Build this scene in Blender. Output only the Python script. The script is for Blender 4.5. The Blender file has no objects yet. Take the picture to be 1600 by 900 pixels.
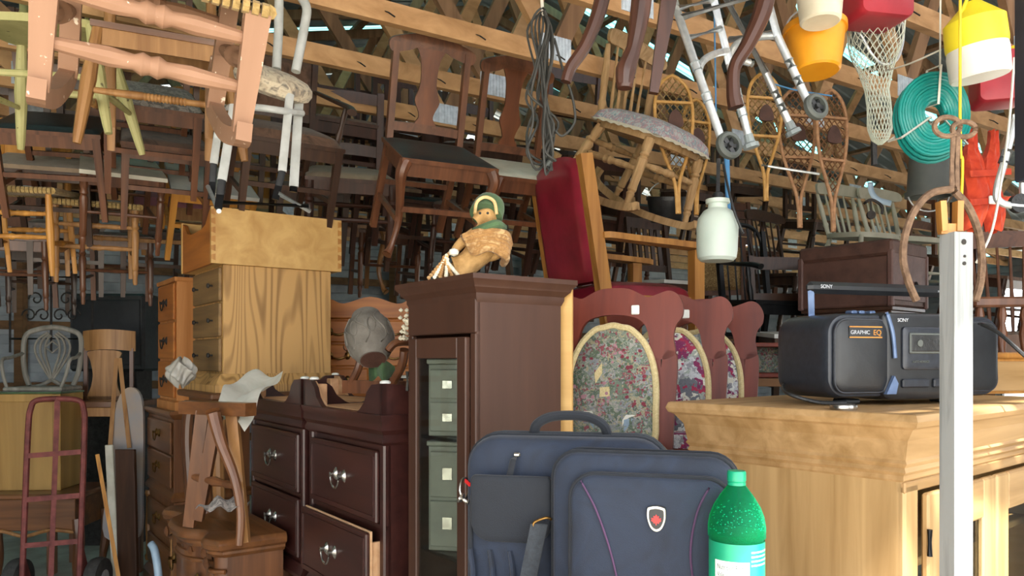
import bpy, bmesh, math, random
from mathutils import Vector, Matrix, Euler
random.seed(7)
scene = bpy.context.scene
COL = scene.collection
PI = math.pi
R = math.radians
F, HZ, EYE = 1200.0, 560.0, 1.45      # focal length in pixels, horizon row, eye height

# ---------------------------------------------------------------- camera, sky, sun, exposure
cam_d = bpy.data.cameras.new('camera'); cam = bpy.data.objects.new('camera', cam_d); COL.objects.link(cam)
cam.location = (0, 0, EYE); cam.rotation_euler = (R(90), 0, 0)
cam_d.sensor_width = 36; cam_d.lens = 36 * F / 1600; cam_d.shift_y = (HZ - 450) / 1600
cam_d.clip_start = .05; cam_d.clip_end = 200
scene.camera = cam
world = bpy.data.worlds.new('sky'); scene.world = world; world.use_nodes = True
wn = world.node_tree.nodes; wl = world.node_tree.links
bgn = wn['Background']; bgn.inputs['Color'].default_value = (.90, .95, 1.0, 1); bgn.inputs['Strength'].default_value = 3.0
sun_d = bpy.data.lights.new('sun', 'SUN'); sun = bpy.data.objects.new('sun', sun_d); COL.objects.link(sun)
sun_d.energy = 13.0; sun_d.angle = R(1.0); sun_d.color = (1, .95, .87)
sun.rotation_euler = (R(27), 0, R(22)); sun.location = (3, -6, 9)
scene.view_settings.view_transform = 'Standard'; scene.view_settings.look = 'None'
scene.view_settings.exposure = 0.72; scene.view_settings.gamma = 1

def W(px, py, d): return Vector(((px - 800) / F * d, d, EYE + (HZ - py) / F * d))

# ---------------------------------------------------------------- materials
def C(h):
    h = h.lstrip('#'); o = []
    for i in (0, 2, 4):
        c = int(h[i:i+2], 16) / 255; o.append(c / 12.92 if c <= .04045 else ((c + .055) / 1.055) ** 2.4)
    return (o[0], o[1], o[2], 1)
MATS = {}
def _new(name):
    m = bpy.data.materials.new(name); m.use_nodes = True; MATS[name] = m
    return m, m.node_tree.nodes, m.node_tree.links, m.node_tree.nodes['Principled BSDF']
def _ramp(n, l, fac, stops):
    r = n.new('ShaderNodeValToRGB'); e = r.color_ramp.elements
    while len(e) < len(stops): e.new(.5)
    for i, (p, c) in enumerate(stops): e[i].position = p; e[i].color = C(c) if isinstance(c, str) else c
    l.new(fac, r.inputs['Fac']); return r.outputs['Color']
def _coord(n, l, sc, rnd=True):
    t = n.new('ShaderNodeTexCoord'); m = n.new('ShaderNodeMapping'); m.inputs['Scale'].default_value = sc
    l.new(t.outputs['Object'], m.inputs['Vector'])
    if rnd:
        oi = n.new('ShaderNodeObjectInfo'); mu = n.new('ShaderNodeMath'); mu.operation = 'MULTIPLY'; mu.inputs[1].default_value = 13
        l.new(oi.outputs['Random'], mu.inputs[0]); l.new(mu.outputs[0], m.inputs['Location'])
    return m.outputs['Vector']
def _noise(n, l, v, s, det=4, dist=0., rough=.55):
    t = n.new('ShaderNodeTexNoise'); t.inputs['Scale'].default_value = s; t.inputs['Detail'].default_value = det
    t.inputs['Distortion'].default_value = dist; t.inputs['Roughness'].default_value = rough
    l.new(v, t.inputs['Vector']); return t.outputs['Fac']
def _bump(n, l, b, h, st, dist=.004):
    q = n.new('ShaderNodeBump'); q.inputs['Strength'].default_value = st; q.inputs['Distance'].default_value = dist
    l.new(h, q.inputs['Height']); l.new(q.outputs['Normal'], b.inputs['Normal'])
def plain(name, c1, c2=None, rough=.5, metal=0., s=9, bump=.15, lo=.35, hi=.68, coat=0, spec=None):
    m, n, l, b = _new(name); c2 = c2 or c1
    v = _coord(n, l, (1, 1, 1)); f = _noise(n, l, v, s, 6)
    l.new(_ramp(n, l, f, [(lo, c1), (hi, c2)]), b.inputs['Base Color'])
    b.inputs['Roughness'].default_value = rough; b.inputs['Metallic'].default_value = metal
    if coat: b.inputs['Coat Weight'].default_value = coat; b.inputs['Coat Roughness'].default_value = .15
    if spec is not None: b.inputs['Specular IOR Level'].default_value = spec
    if bump: _bump(n, l, b, _noise(n, l, v, s * 6, 3), bump)
    return m
def wood(name, c1, c2, axis=2, s=1., rough=.45, coat=0., contrast=(.3, .7), bump=.12, rings=0., wear=None):
    m, n, l, b = _new(name)
    sc = [16 * s] * 3; sc[axis] = 1.1 * s
    v = _coord(n, l, sc); f = _noise(n, l, v, 1.6, 7, .6)
    if rings:
        sc2 = [3.2 * s] * 3; sc2[axis] = .5 * s
        g = _noise(n, l, _coord(n, l, sc2), 1.3, 2, .3); mm = n.new('ShaderNodeMath'); mm.operation = 'MULTIPLY'; mm.inputs[1].default_value = 210; l.new(g, mm.inputs[0])
        si = n.new('ShaderNodeMath'); si.operation = 'SINE'; l.new(mm.outputs[0], si.inputs[0]); mr = n.new('ShaderNodeMapRange'); mr.inputs['From Min'].default_value = -1.; mr.inputs['From Max'].default_value = .2; l.new(si.outputs[0], mr.inputs['Value'])
        mx = n.new('ShaderNodeMix'); mx.inputs['Factor'].default_value = rings; l.new(f, mx.inputs['A']); l.new(mr.outputs['Result'], mx.inputs['B']); f = mx.outputs['Result']
    if False:
        sc2 = [5 * s] * 3; sc2[axis] = .55 * s
        v2 = _coord(n, l, sc2); w = n.new('ShaderNodeTexWave'); w.wave_type = 'RINGS'; w.rings_direction = 'XYZ'[axis]
        w.inputs['Scale'].default_value = 1.5; w.inputs['Distortion'].default_value = 5; w.inputs['Detail'].default_value = 3; w.inputs['Detail Scale'].default_value = .8
        l.new(v2, w.inputs['Vector'])
        mx = n.new('ShaderNodeMix'); mx.inputs['Factor'].default_value = rings; l.new(f, mx.inputs['A']); l.new(w.outputs['Fac'], mx.inputs['B']); f = mx.outputs['Result']
    col = _ramp(n, l, f, [(contrast[0], c2), (contrast[1], c1)])
    if wear:
        v3 = _coord(n, l, (1, 1, 1)); wf = _noise(n, l, v3, 34, 5, .3)
        k = n.new('ShaderNodeMapRange'); k.inputs['From Min'].default_value = .66; k.inputs['From Max'].default_value = .70; l.new(wf, k.inputs['Value'])
        mx = n.new('ShaderNodeMix'); mx.data_type = 'RGBA'; l.new(k.outputs['Result'], mx.inputs['Factor']); l.new(col, mx.inputs[6]); mx.inputs[7].default_value = C(wear); col = mx.outputs[2]
    l.new(col, b.inputs['Base Color'])
    b.inputs['Roughness'].default_value = rough
    if coat: b.inputs['Coat Weight'].default_value = coat; b.inputs['Coat Roughness'].default_value = .2
    _bump(n, l, b, f, bump, .003)
    return m
def fabric(name, cols, s=20, rough=.9, weave=350):
    m, n, l, b = _new(name); v = _coord(n, l, (1, 1, 1))
    f = _noise(n, l, v, s, 3, 1.2)
    k = len(cols)
    l.new(_ramp(n, l, f, [(.3 + .4 * i / max(1, k - 1), c) for i, c in enumerate(cols)]), b.inputs['Base Color'])
    b.inputs['Roughness'].default_value = rough; b.inputs['Sheen Weight'].default_value = .15
    _bump(n, l, b, _noise(n, l, v, weave, 1), .35, .002)
    return m
def floral(name, cols, s=16):
    m, n, l, b = _new(name); v = _coord(n, l, (1, 1, 1))
    no = n.new('ShaderNodeTexNoise'); no.inputs['Scale'].default_value = s * .8; no.inputs['Detail'].default_value = 4; l.new(v, no.inputs['Vector'])
    ad = n.new('ShaderNodeMix'); ad.data_type = 'RGBA'; ad.inputs['Factor'].default_value = .12; l.new(v, ad.inputs[6]); l.new(no.outputs['Color'], ad.inputs[7])
    vo = n.new('ShaderNodeTexVoronoi'); vo.inputs['Scale'].default_value = s; l.new(ad.outputs[2], vo.inputs['Vector'])
    sp = n.new('ShaderNodeSeparateColor'); l.new(vo.outputs['Color'], sp.inputs['Color'])
    k = len(cols); r = n.new('ShaderNodeValToRGB'); r.color_ramp.interpolation = 'CONSTANT'; e = r.color_ramp.elements
    while len(e) < k: e.new(.5)
    for i, c in enumerate(cols): e[i].position = i / k; e[i].color = C(c)
    l.new(sp.outputs[0], r.inputs['Fac'])
    f2 = _noise(n, l, v, s * 5, 5, .5); mx = n.new('ShaderNodeMix'); mx.data_type = 'RGBA'; mx.blend_type = 'OVERLAY'; mx.inputs['Factor'].default_value = .55
    l.new(r.outputs['Color'], mx.inputs[6]); l.new(f2, mx.inputs[7]); l.new(mx.outputs[2], b.inputs['Base Color'])
    b.inputs['Roughness'].default_value = .85; _bump(n, l, b, _noise(n, l, v, 300, 1), .3, .002)
    return m
def glass(name, col, rough=.05, alpha=None, trans=1., ior=1.45):
    m, n, l, b = _new(name); b.inputs['Base Color'].default_value = C(col); b.inputs['Roughness'].default_value = rough
    b.inputs['Transmission Weight'].default_value = trans; b.inputs['IOR'].default_value = ior
    return m
def facing(n, l):
    lw = n.new('ShaderNodeLayerWeight'); lw.inputs['Blend'].default_value = .5; p = n.new('ShaderNodeMath'); p.operation = 'POWER'; p.inputs[1].default_value = 4; l.new(lw.outputs['Facing'], p.inputs[0])
    q = n.new('ShaderNodeMath'); q.operation = 'MULTIPLY_ADD'; q.inputs[1].default_value = .6; q.inputs[2].default_value = .04; l.new(p.outputs[0], q.inputs[0]); return q.outputs[0]
def thin(name, col, body, trl=.5):
    m, n, l, b = _new(name); tr = n.new('ShaderNodeBsdfTransparent'); tr.inputs['Color'].default_value = C(col)
    b.inputs['Base Color'].default_value = C(col); b.inputs['Roughness'].default_value = .06
    t = n.new('ShaderNodeBsdfTranslucent'); t.inputs['Color'].default_value = C(col)
    m1 = n.new('ShaderNodeMixShader'); m1.inputs[0].default_value = trl; l.new(b.outputs[0], m1.inputs[1]); l.new(t.outputs[0], m1.inputs[2])
    fr = facing(n, l); ad = n.new('ShaderNodeMath'); ad.inputs[1].default_value = body; ad.use_clamp = True; l.new(fr, ad.inputs[0])
    m2 = n.new('ShaderNodeMixShader'); l.new(ad.outputs[0], m2.inputs[0]); l.new(tr.outputs[0], m2.inputs[1]); l.new(m1.outputs[0], m2.inputs[2]); l.new(m2.outputs[0], n['Material Output'].inputs['Surface'])
    return m
def pane_glass(name, col):
    m, n, l, b = _new(name); n.remove(b); tr = n.new('ShaderNodeBsdfTransparent'); tr.inputs['Color'].default_value = C(col); g = n.new('ShaderNodeBsdfGlossy'); g.inputs['Roughness'].default_value = .03
    fr = facing(n, l); mx = n.new('ShaderNodeMixShader'); l.new(fr, mx.inputs[0]); l.new(tr.outputs[0], mx.inputs[1]); l.new(g.outputs[0], mx.inputs[2]); l.new(mx.outputs[0], n['Material Output'].inputs['Surface'])
    return m
def translucent(name, col, w=.6):
    m, n, l, b = _new(name); t = n.new('ShaderNodeBsdfTranslucent'); t.inputs['Color'].default_value = C(col)
    b.inputs['Base Color'].default_value = C(col); b.inputs['Roughness'].default_value = .4
    mx = n.new('ShaderNodeMixShader'); mx.inputs[0].default_value = w
    l.new(b.outputs[0], mx.inputs[1]); l.new(t.outputs[0], mx.inputs[2]); l.new(mx.outputs[0], n['Material Output'].inputs['Surface'])
    return m
wood('truss_pine', '#cda273', '#9a7146', axis=0, s=.5, rough=.7, contrast=(.25, .75), wear=None)
wood('truss_web', '#a17b58', '#6f5138', axis=2, s=.5, rough=.75)
plain('galvanised', '#cdd6dc', '#aab4bc', .4, .4, 30)
plain('roof_metal', '#98a5aa', '#7f8b91', .55, .2, 3, 0)
translucent('skylight', '#6fb8b6', .6)
plain('concrete', '#a5a095', '#858076', .9, 0, 4)
plain('gravel', '#d2cabb', '#b0a797', .95, 0, 25, .4)
plain('siding', '#9aa0a6', '#6f757c', .6, .2, 3, .05)
wood('girt', '#7d5a3a', '#523820', axis=0, s=.5, rough=.8)
wood('cherry_dark', '#40211d', '#2b1513', axis=0, s=.8, rough=.35, coat=.25, wear=None)
wood('espresso', '#4a2f22', '#392116', axis=2, s=.6, rough=.5, coat=.0, contrast=(.2, .8))
wood('cherry_red', '#7d3422', '#5f2315', axis=2, s=.6, rough=.5, coat=.0)
wood('oak_pale', '#bb9258', '#7d5a2d', axis=2, s=.55, rough=.55, rings=.32, contrast=(.2, .62))
wood('oak_dark_front', '#8b6c42', '#5f4728', axis=0, s=.7, rough=.55)
wood('pine_pale', '#cfa868', '#b2884a', axis=0, s=.4, rough=.55)
wood('oak_golden', '#c08a45', '#8f5d27', axis=2, s=.8, rough=.45)
wood('oak_washed', '#bb9b6c', '#97774b', axis=2, s=.8, rough=.5, contrast=(.3, .65))
wood('oak_washed_x', '#b79568', '#947347', axis=0, s=.8, rough=.5, contrast=(.3, .65))
wood('pine_orange', '#c88a50', '#a4672f', axis=2, s=.5, rough=.5)
wood('maple_orange', '#b8722f', '#8c501e', axis=0, s=.6, rough=.5)
wood('walnut', '#7a4e2b', '#4f2f18', axis=0, s=.7, rough=.35, coat=.3)
wood('walnut_z', '#7a4e2e', '#4f2f1a', axis=2, s=.7, rough=.4, coat=.2)
wood('fruitwood', '#a97a48', '#7d5530', axis=2, s=.8, rough=.4, coat=.2)
wood('yellow_board', '#b08a4a', '#8a6831', axis=2, s=.3, rough=.5)
wood('weathered', '#9a9e9f', '#777b7c', axis=2, s=1.8, rough=.9, contrast=(.28, .52), bump=.3)
wood('raw_wood', '#d8b088', '#b98a60', axis=0, s=.7, rough=.8)
wood('mahogany', '#4c2c1f', '#301a12', axis=2, s=1., rough=.42, coat=.1)
wood('brown_chair', '#74492f', '#4d2d1c', axis=2, s=1., rough=.4, coat=.15)
wood('dark_chair', '#4a3122', '#2f1d14', axis=2, s=1., rough=.4, coat=.15)
wood('tan_chair', '#b08350', '#83592f', axis=2, s=1., rough=.5)
wood('honey_chair', '#cf9445', '#a26b2a', axis=2, s=1., rough=.45)
wood('bare_chair', '#c4a275', '#94734a', axis=2, s=1., rough=.7)
wood('burl', '#7d4a2a', '#4d2816', axis=2, s=.35, rough=.35, coat=.2)
wood('pink_paint', '#a57e64', '#906c53', axis=2, s=.3, rough=.65, contrast=(.2, .8), wear='#e9d9c4')
wood('cream_paint', '#c9c48b', '#aaa56c', axis=2, s=.3, rough=.6, wear='#6d6546')
wood('sage_paint', '#bdbcaa', '#9c9b88', axis=2, s=.3, rough=.6)
wood('grey_chair', '#8f8b82', '#6a665d', axis=2, s=.8, rough=.6)
plain('white_metal', '#c6cac9', '#b2b6b5', .35, 0, 20, .05, coat=.3)
plain('white_board', '#dcdcd6', '#c6c6c0', .5, 0, 8, .05)
plain('black_vinyl', '#2b2d2f', '#1c1e20', .4, 0, 25, .3)
plain('dark_metal', '#26282b', '#1a1b1d', .4, .6, 20, .1)
plain('cream_vinyl', '#d9d5c5', '#c2bdab', .45, 0, 10, .2)
fabric('beige_fabric', ['#a08c76', '#8a7762'], 12)
fabric('brown_velvet', ['#4d372a', '#6b5040', '#3a291f'], 9)
fabric('grey_brocade', ['#6f6a68', '#a39a93', '#5b5654', '#8d8580'], 28)
fabric('stripe_cushion', ['#6f6a63', '#b7a790', '#d5c8ae', '#7b7268'], 22)
fabric('pink_fabric', ['#a8707c', '#94606c'], 10)
fabric('rush', ['#b59a63', '#8f7443'], 60)
fabric('blue_floral', ['#6f8894', '#b4c2c4', '#b08a92', '#7f9aa6', '#cfd6cc'], 34)
fabric('lace', ['#e6e0cb', '#cfc7ad'], 60)
plain('maroon_leather', '#96253a', '#6a1522', .32, 0, 5, .12, coat=.2)
plain('brass', '#8a6a3a', '#4d3a20', .35, .9, 40)
plain('silver', '#c9c6bf', '#8f8c86', .25, .95, 40, .05)
plain('aluminium', '#dfe5e8', '#bcc4c9', .3, .55, 30, .05)
plain('grey_plastic', '#8d989b', '#79848a', .5)
plain('tyre', '#3c3b39', '#2b2a29', .8, 0, 40)
plain('iron_rust', '#8a705a', '#5f4a3b', .8, .35, 60, .5)
plain('iron_black', '#3a3735', '#25201e', .7, .4, 30)
plain('red_truck', '#84443e', '#5f2c28', .55, .2, 18)
plain('orange_plastic', '#f0a727', '#dd9015', .4, 0, 4, .03)
plain('cream_plastic', '#e3ddca', '#cbc3ab', .5, 0, 5, .05)
plain('red_plastic', '#b52f3c', '#8f1f2c', .4, 0, 4, .05)
plain('yellow_plastic', '#f5e536', '#e2cf20', .45, 0, 4, .05)
plain('white_plastic', '#eef0ea', '#dcdfd6', .45, 0, 4, .05)
plain('teal_hose', '#17867f', '#0f6b68', .3, 0, 6, .02)
plain('film_plastic', '#aca89f', '#8f8b82', .3)
plain('jug_plastic', '#dfeae2', '#c7d8ce', .4, 0, 3, .03)
plain('file_grey', '#84857a', '#707167', .5, 0, 6, .05)
plain('tub_grey', '#5c625f', '#474c4a', .55, 0, 5)
fabric('orange_fabric', ['#c9431f', '#ad3015', '#d5522f'], 8)
plain('dark_pole', '#2b3242', '#222836', .5)
plain('cord_dark', '#4a4b49', '#343533', .6)
plain('cord_white', '#dddcd2', '#c5c4b8', .7)
plain('cord_yellow', '#e6c935', '#c9ab20', .6)
plain('cord_blue', '#5b9bd0', '#3f7db5', .6)
plain('net_cord', '#dfe6d9', '#c3ccbc', .8)
plain('trunk_leather', '#5c3f35', '#452d26', .6, 0, 12, .4)
plain('trunk_end', '#6d5049', '#543a35', .55, 0, 12, .4)
plain('ash_frame', '#d6a864', '#b58642', .5, 0, 20)
plain('rawhide', '#d9bd88', '#a3834e', .7, 0, 30)
plain('rawhide_brown', '#c0946e', '#9a7050', .7, 0, 30)
plain('radio_black', '#202327', '#191b1f', .38, 0, 30, .05)
plain('radio_side', '#2a2f38', '#20242c', .35, 0, 60, .1)
plain('radio_blue', '#6d83a8', '#54688c', .3, .3, 20, .02)
plain('gold_print', '#c98b3a', '#a86f2a', .5)
plain('silver_print', '#b9bec6', '#a5aab2', .5)
fabric('navy_nylon', ['#161f2f', '#1d293d', '#131b29'], 6, .75, 500)
fabric('navy_dark', ['#11161f', '#171e28'], 8, .8, 500)
fabric('webbing', ['#23282e', '#31373e'], 80, .85)
plain('purple_thread', '#573a5c', '#452f4c', .8)
plain('red_enamel', '#e02c2c', '#c51f22', .35)
plain('burlap_doll', '#c29a63', '#94703f', .9, 0, 30, .6)
fabric('burlap_scarf', ['#b48a55', '#8d6638', '#c9a877'], 30)
fabric('green_felt', ['#4d6a45', '#3a5335'], 12)
plain('clay_grey', '#77726a', '#565149', .85, 0, 14, .5)
fabric('white_cloth', ['#e4e2d6', '#cfccbd'], 10)
floral('tapestry_cottage', ['#5e6b58', '#83868a', '#8a4a52', '#6f7b6b', '#9c9478', '#56635a', '#a09c94', '#7b8478', '#8b9484'], 62)
floral('tapestry_lily', ['#d9dcd8', '#8c8d93', '#b9bcc0', '#a12f4e', '#6a6d74', '#d0cfc0', '#7d2d58', '#9aa39a'], 38)
fabric('tapestry_red', ['#8a3a48', '#6f2c3a'], 60)
fabric('tapestry_pink', ['#b58a92', '#9c7078'], 60)
fabric('tapestry_leaf', ['#4f5f4a', '#67765f'], 60)
fabric('gimp', ['#e0cf9f', '#c4b07c'], 120)
thin('bottle_green', '#45e0b8', .09)
plain('bottle_cap', '#17a67c', '#0f8f69', .35, 0, 10, .02)
plain('label_green', '#19a37a', '#158f6b', .4, 0, 10, .02)
thin('liquid_green', '#20c39a', .55)
pane_glass('pane', '#eef1ee')
plain('dark_text', '#3a4a48', '#3a4a48', .6, bump=0)
plain('white_print', '#e8efe9', '#e0e8e2', .6, bump=0)
fabric('wicker', ['#b79a6c', '#8c6f45', '#6b5233'], 90)
plain('leaf_outside', '#5f8a3d', '#3c6326', .8, 0, 6)
plain('petal', '#d08aa0', '#e7c9d0', .8, 0, 20)
plain('bluegrey_paint', '#8fa3b3', '#73889a', .5, .1, 6)
plain('sheet_pale', '#a8917b', '#8e8f94', .7, 0, 4)

# ---------------------------------------------------------------- mesh helpers
def frame_from(d):
    d = d.normalized(); up = Vector((0, 0, 1)) if abs(d.z) < .93 else Vector((0, 1, 0))
    x = d.cross(up).normalized(); y = x.cross(d).normalized(); return x, y, d
class MB:
    def __init__(s): s.v = []; s.f = []
    def add(s, vs, fs, M=None):
        o = len(s.v)
        for p in vs:
            p = Vector(p); s.v.append(M @ p if M is not None else p)
        s.f += [tuple(i + o for i in f) for f in fs]; return s
    def box(s, c, sz, M=None, bev=0.):
        cx, cy, cz = c; x, y, z = sz[0]/2, sz[1]/2, sz[2]/2
        if bev:
            b = min(bev, x * .95, y * .95, z * .95); pts = []; idx = {}
            for i in (-1, 1):
                for j in (-1, 1):
                    for k in (-1, 1):
                        for a, t in enumerate(((x, y-b, z-b), (x-b, y, z-b), (x-b, y-b, z))):
                            idx[(i, j, k, a)] = len(pts); pts.append((cx+i*t[0], cy+j*t[1], cz+k*t[2]))
            fs = []
            sg = (-1, 1)
            for i in sg:
                fs.append([idx[(i, j, k, 0)] for j, k in ((-1,-1),(1,-1),(1,1),(-1,1))])
                fs.append([idx[(j, i, k, 1)] for j, k in ((-1,-1),(1,-1),(1,1),(-1,1))])
                fs.append([idx[(j, k, i, 2)] for j, k in ((-1,-1),(1,-1),(1,1),(-1,1))])
                for j in sg:
                    fs.append([idx[(i,j,-1,0)], idx[(i,j,1,0)], idx[(i,j,1,1)], idx[(i,j,-1,1)]])
                    fs.append([idx[(i,-1,j,0)], idx[(i,1,j,0)], idx[(i,1,j,2)], idx[(i,-1,j,2)]])
                    fs.append([idx[(-1,i,j,1)], idx[(1,i,j,1)], idx[(1,i,j,2)], idx[(-1,i,j,2)]])
                    for k in sg: fs.append([idx[(i,j,k,0)], idx[(i,j,k,1)], idx[(i,j,k,2)]])
            return s.add(pts, fs, M)
        pts = [(cx+i*x, cy+j*y, cz+k*z) for i in (-1, 1) for j in (-1, 1) for k in (-1, 1)]
        return s.add(pts, [(0,1,3,2),(4,6,7,5),(0,4,5,1),(2,3,7,6),(0,2,6,4),(1,5,7,3)], M)
    def bar(s, p0, p1, w, h, w1=None, h1=None, roll=0.):
        p0 = Vector(p0); p1 = Vector(p1); x, y, d = frame_from(p1 - p0)
        if roll: q = Matrix.Rotation(roll, 3, d); x = q @ x; y = q @ y
        w1 = w if w1 is None else w1; h1 = h if h1 is None else h1; vs = []
        for p, a, b in ((p0, w, h), (p1, w1, h1)):
            for i, j in ((-1,-1),(1,-1),(1,1),(-1,1)): vs.append(p + x*(i*a/2) + y*(j*b/2))
        return s.add(vs, [(3,2,1,0),(4,5,6,7),(0,1,5,4),(1,2,6,5),(2,3,7,6),(3,0,4,7)])
    def tube(s, pts, r, n=8, closed=False, flat=1.):
        pts = [Vector(p) for p in pts]; k = len(pts); rr = r if isinstance(r, (list, tuple)) else [r] * k
        x = None; vs = []
        for i, p in enumerate(pts):
            if closed: d = pts[(i+1) % k] - pts[i-1]
            else: d = pts[min(i+1, k-1)] - pts[max(i-1, 0)]
            if d.length < 1e-9: d = Vector((0, 0, 1))
            d.normalize()
            if x is None: x, y, _ = frame_from(d)
            else:
                x = x - d * x.dot(d)
                if x.length < 1e-6: x, y, _ = frame_from(d)
                x.normalize(); y = d.cross(x)
            for j in range(n):
                a = 2 * PI * j / n; vs.append(p + x * (math.cos(a) * rr[i]) + y * (math.sin(a) * rr[i] * flat))
        fs = []
        for i in range(k if closed else k - 1):
            i2 = (i + 1) % k
            for j in range(n): fs.append((i*n+j, i*n+(j+1)%n, i2*n+(j+1)%n, i2*n+j))
        if not closed: fs.append(tuple(range(n))[::-1]); fs.append(tuple((k-1)*n+j for j in range(n)))
        return s.add(vs, fs)
    def turned(s, p0, p1, prof, n=10):
        p0 = Vector(p0); p1 = Vector(p1); x, y, d = frame_from(p1 - p0); vs = []; k = len(prof)
        for t, r in prof:
            c = p0.lerp(p1, t)
            for j in range(n): a = 2*PI*j/n; vs.append(c + x*(math.cos(a)*r) + y*(math.sin(a)*r))
        fs = [(i*n+j, i*n+(j+1)%n, (i+1)*n+(j+1)%n, (i+1)*n+j) for i in range(k-1) for j in range(n)]
        fs += [tuple(range(n))[::-1], tuple((k-1)*n+j for j in range(n))]
        return s.add(vs, fs)
    def lathe(s, prof, n=24, M=None, sx=1., sy=1.):
        vs = [(r*math.cos(2*PI*j/n)*sx, r*math.sin(2*PI*j/n)*sy, z) for r, z in prof for j in range(n)]; k = len(prof)
        fs = [(i*n+j, i*n+(j+1)%n, (i+1)*n+(j+1)%n, (i+1)*n+j) for i in range(k-1) for j in range(n)]
        fs += [tuple(range(n))[::-1], tuple((k-1)*n+j for j in range(n))]
        return s.add(vs, fs, M)
    def prism(s, out, f0, f1):
        """outline [(a,b)] swept between two 3D mappings f0(a,b), f1(a,b)"""
        n = len(out); vs = [f0(*p) for p in out] + [f1(*p) for p in out]
        return s.add(vs, [tuple(range(n))[::-1], tuple(range(n, 2*n))] + [(i, (i+1)%n, n+(i+1)%n, n+i) for i in range(n)])
    def grid(s, fn, nu, nv, cu=False):
        vs = [fn(i/nu, j/nv) for j in range(nv+1) for i in range(nu+1)]; k = nu+1
        return s.add(vs, [(j*k+i, j*k+i+1, (j+1)*k+i+1, (j+1)*k+i) for j in range(nv) for i in range(nu)])
    def build(s, name, mat, parent=None, ang=35, M=None, recalc=True):
        me = bpy.data.meshes.new(name); vs = [(M @ p if M is not None else p)[:] for p in s.v]
        me.from_pydata(vs, [], s.f)
        if recalc:
            bm = bmesh.new(); bm.from_mesh(me); bmesh.ops.recalc_face_normals(bm, faces=bm.faces); bm.to_mesh(me); bm.free()
        me.polygons.foreach_set('use_smooth', [True] * len(me.polygons)); me.set_sharp_from_angle(angle=R(ang))
        me.materials.append(MATS[mat] if isinstance(mat, str) else mat)
        o = bpy.data.objects.new(name, me); COL.objects.link(o)
        if parent: o.parent = parent
        return o
def tag(o, label=None, cat=None, group=None, kind=None):
    if label: o['label'] = label
    if cat: o['category'] = cat
    if group: o['group'] = group
    if kind: o['kind'] = kind
    return o
def thing(name, label, cat, loc=(0,0,0), rot=(0,0,0), group=None):
    o = bpy.data.objects.new(name, None); COL.objects.link(o); o.empty_display_size = .05
    o.location = loc; o.rotation_euler = rot; return tag(o, label, cat, group)
def centred(o):
    """move a world-built single mesh (or a mesh and its children) so its origin is at its base"""
    me = o.data; zs = min(v.co.z for v in me.vertices); c = Vector((sum(v.co.x for v in me.vertices), sum(v.co.y for v in me.vertices), 0)) / len(me.vertices); c.z = zs
    me.transform(Matrix.Translation(-c)); o.location = c
    return o
def smooth_pts(pts, m=5, closed=False):
    P = [Vector(p) for p in pts]; k = len(P); o = []
    rng = range(k) if closed else range(k-1)
    for i in rng:
        p0 = P[(i-1) % k] if closed or i > 0 else P[i]; p1 = P[i]; p2 = P[(i+1) % k]; p3 = P[(i+2) % k] if closed or i+2 < k else P[i+1]
        for j in range(m):
            t = j / m; o.append(.5*((2*p1)+(-p0+p2)*t+(2*p0-5*p1+4*p2-p3)*t*t+(-p0+3*p1-3*p2+p3)*t**3))
    if not closed: o.append(P[-1])
    return o
def smooth2(pts, m=5, closed=True): return [(p.x, p.y) for p in smooth_pts([(a, b, 0) for a, b in pts], m, closed)]
def text_mesh(txt, size, name, mat, parent, M, ext=.0006, shear=0, align='LEFT'):
    cu = bpy.data.curves.new(name, 'FONT'); cu.body = txt; cu.size = size; cu.extrude = ext; cu.align_x = align; cu.shear = shear
    t = bpy.data.objects.new(name + '_tmp', cu); COL.objects.link(t); dg = bpy.context.evaluated_depsgraph_get()
    me = bpy.data.meshes.new_from_object(t.evaluated_get(dg)); bpy.data.objects.remove(t); bpy.data.curves.remove(cu)
    me.transform(M); me.materials.clear(); me.materials.append(MATS[mat]); o = bpy.data.objects.new(name, me); COL.objects.link(o); o.parent = parent
    return o

# ---------------------------------------------------------------- the barn: trusses run along U, the building along V
UA = R(58); U = Vector((math.sin(UA), math.cos(UA), 0)); V = Vector((-math.cos(UA), math.sin(UA), 0)); Z = Vector((0, 0, 1))
def B(u, v, z): return U * u + V * v + Z * z
U0, U1, UR = -4.6, 13.0, 4.2            # eaves and ridge
VF, VB = -.7, 9.6                      # open front and back wall
CH = 2.95                               # chord centre height
def roofz(u): return CH + .02 + (2.3 * (u - U0) / (UR - U0) if u < UR else 2.3 * (U1 - u) / (U1 - UR))
o = MB().grid(lambda a, b: B(U0-1 + (U1-U0+2)*a, VF + (VB-VF+.5)*b, 0), 1, 1).build('floor', 'concrete'); tag(o, 'dusty grey concrete floor', kind='structure')
o = MB().grid(lambda a, b: Vector((-60+120*a, -60+120*b, -.03)), 1, 1).build('ground', 'gravel'); tag(o, 'unseen pale gravel yard outside, bouncing sunlight into the barn', kind='structure')  # unseen yard, made pale so sunlight bounces up to the trusses
def sheet(p, du, wv, L, wd, amp=.012, pitch=.15):
    """corrugated sheet: origin p, run along vector du (length L), width along wv; ribs parallel to du"""
    nrm = du.cross(wv).normalized(); k = max(2, int(wd / pitch)); m = MB(); pts = []
    for i in range(k):
        for t, h in ((0, 0), (.55, 0), (.65, 1), (.9, 1)): pts.append(((i + t) * wd / k, h * amp))
    pts.append((wd, 0)); vs = []
    for e in (0, L):
        for a, h in pts: vs.append(p + du * e + wv * a + nrm * h)
    n = len(pts); m.add(vs, [(i, i+1, n+i+1, n+i) for i in range(n-1)]); return m
ceil = thing('ceiling', 'corrugated metal roof over the trusses with translucent strips', None); tag(ceil, kind='structure')
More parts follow.
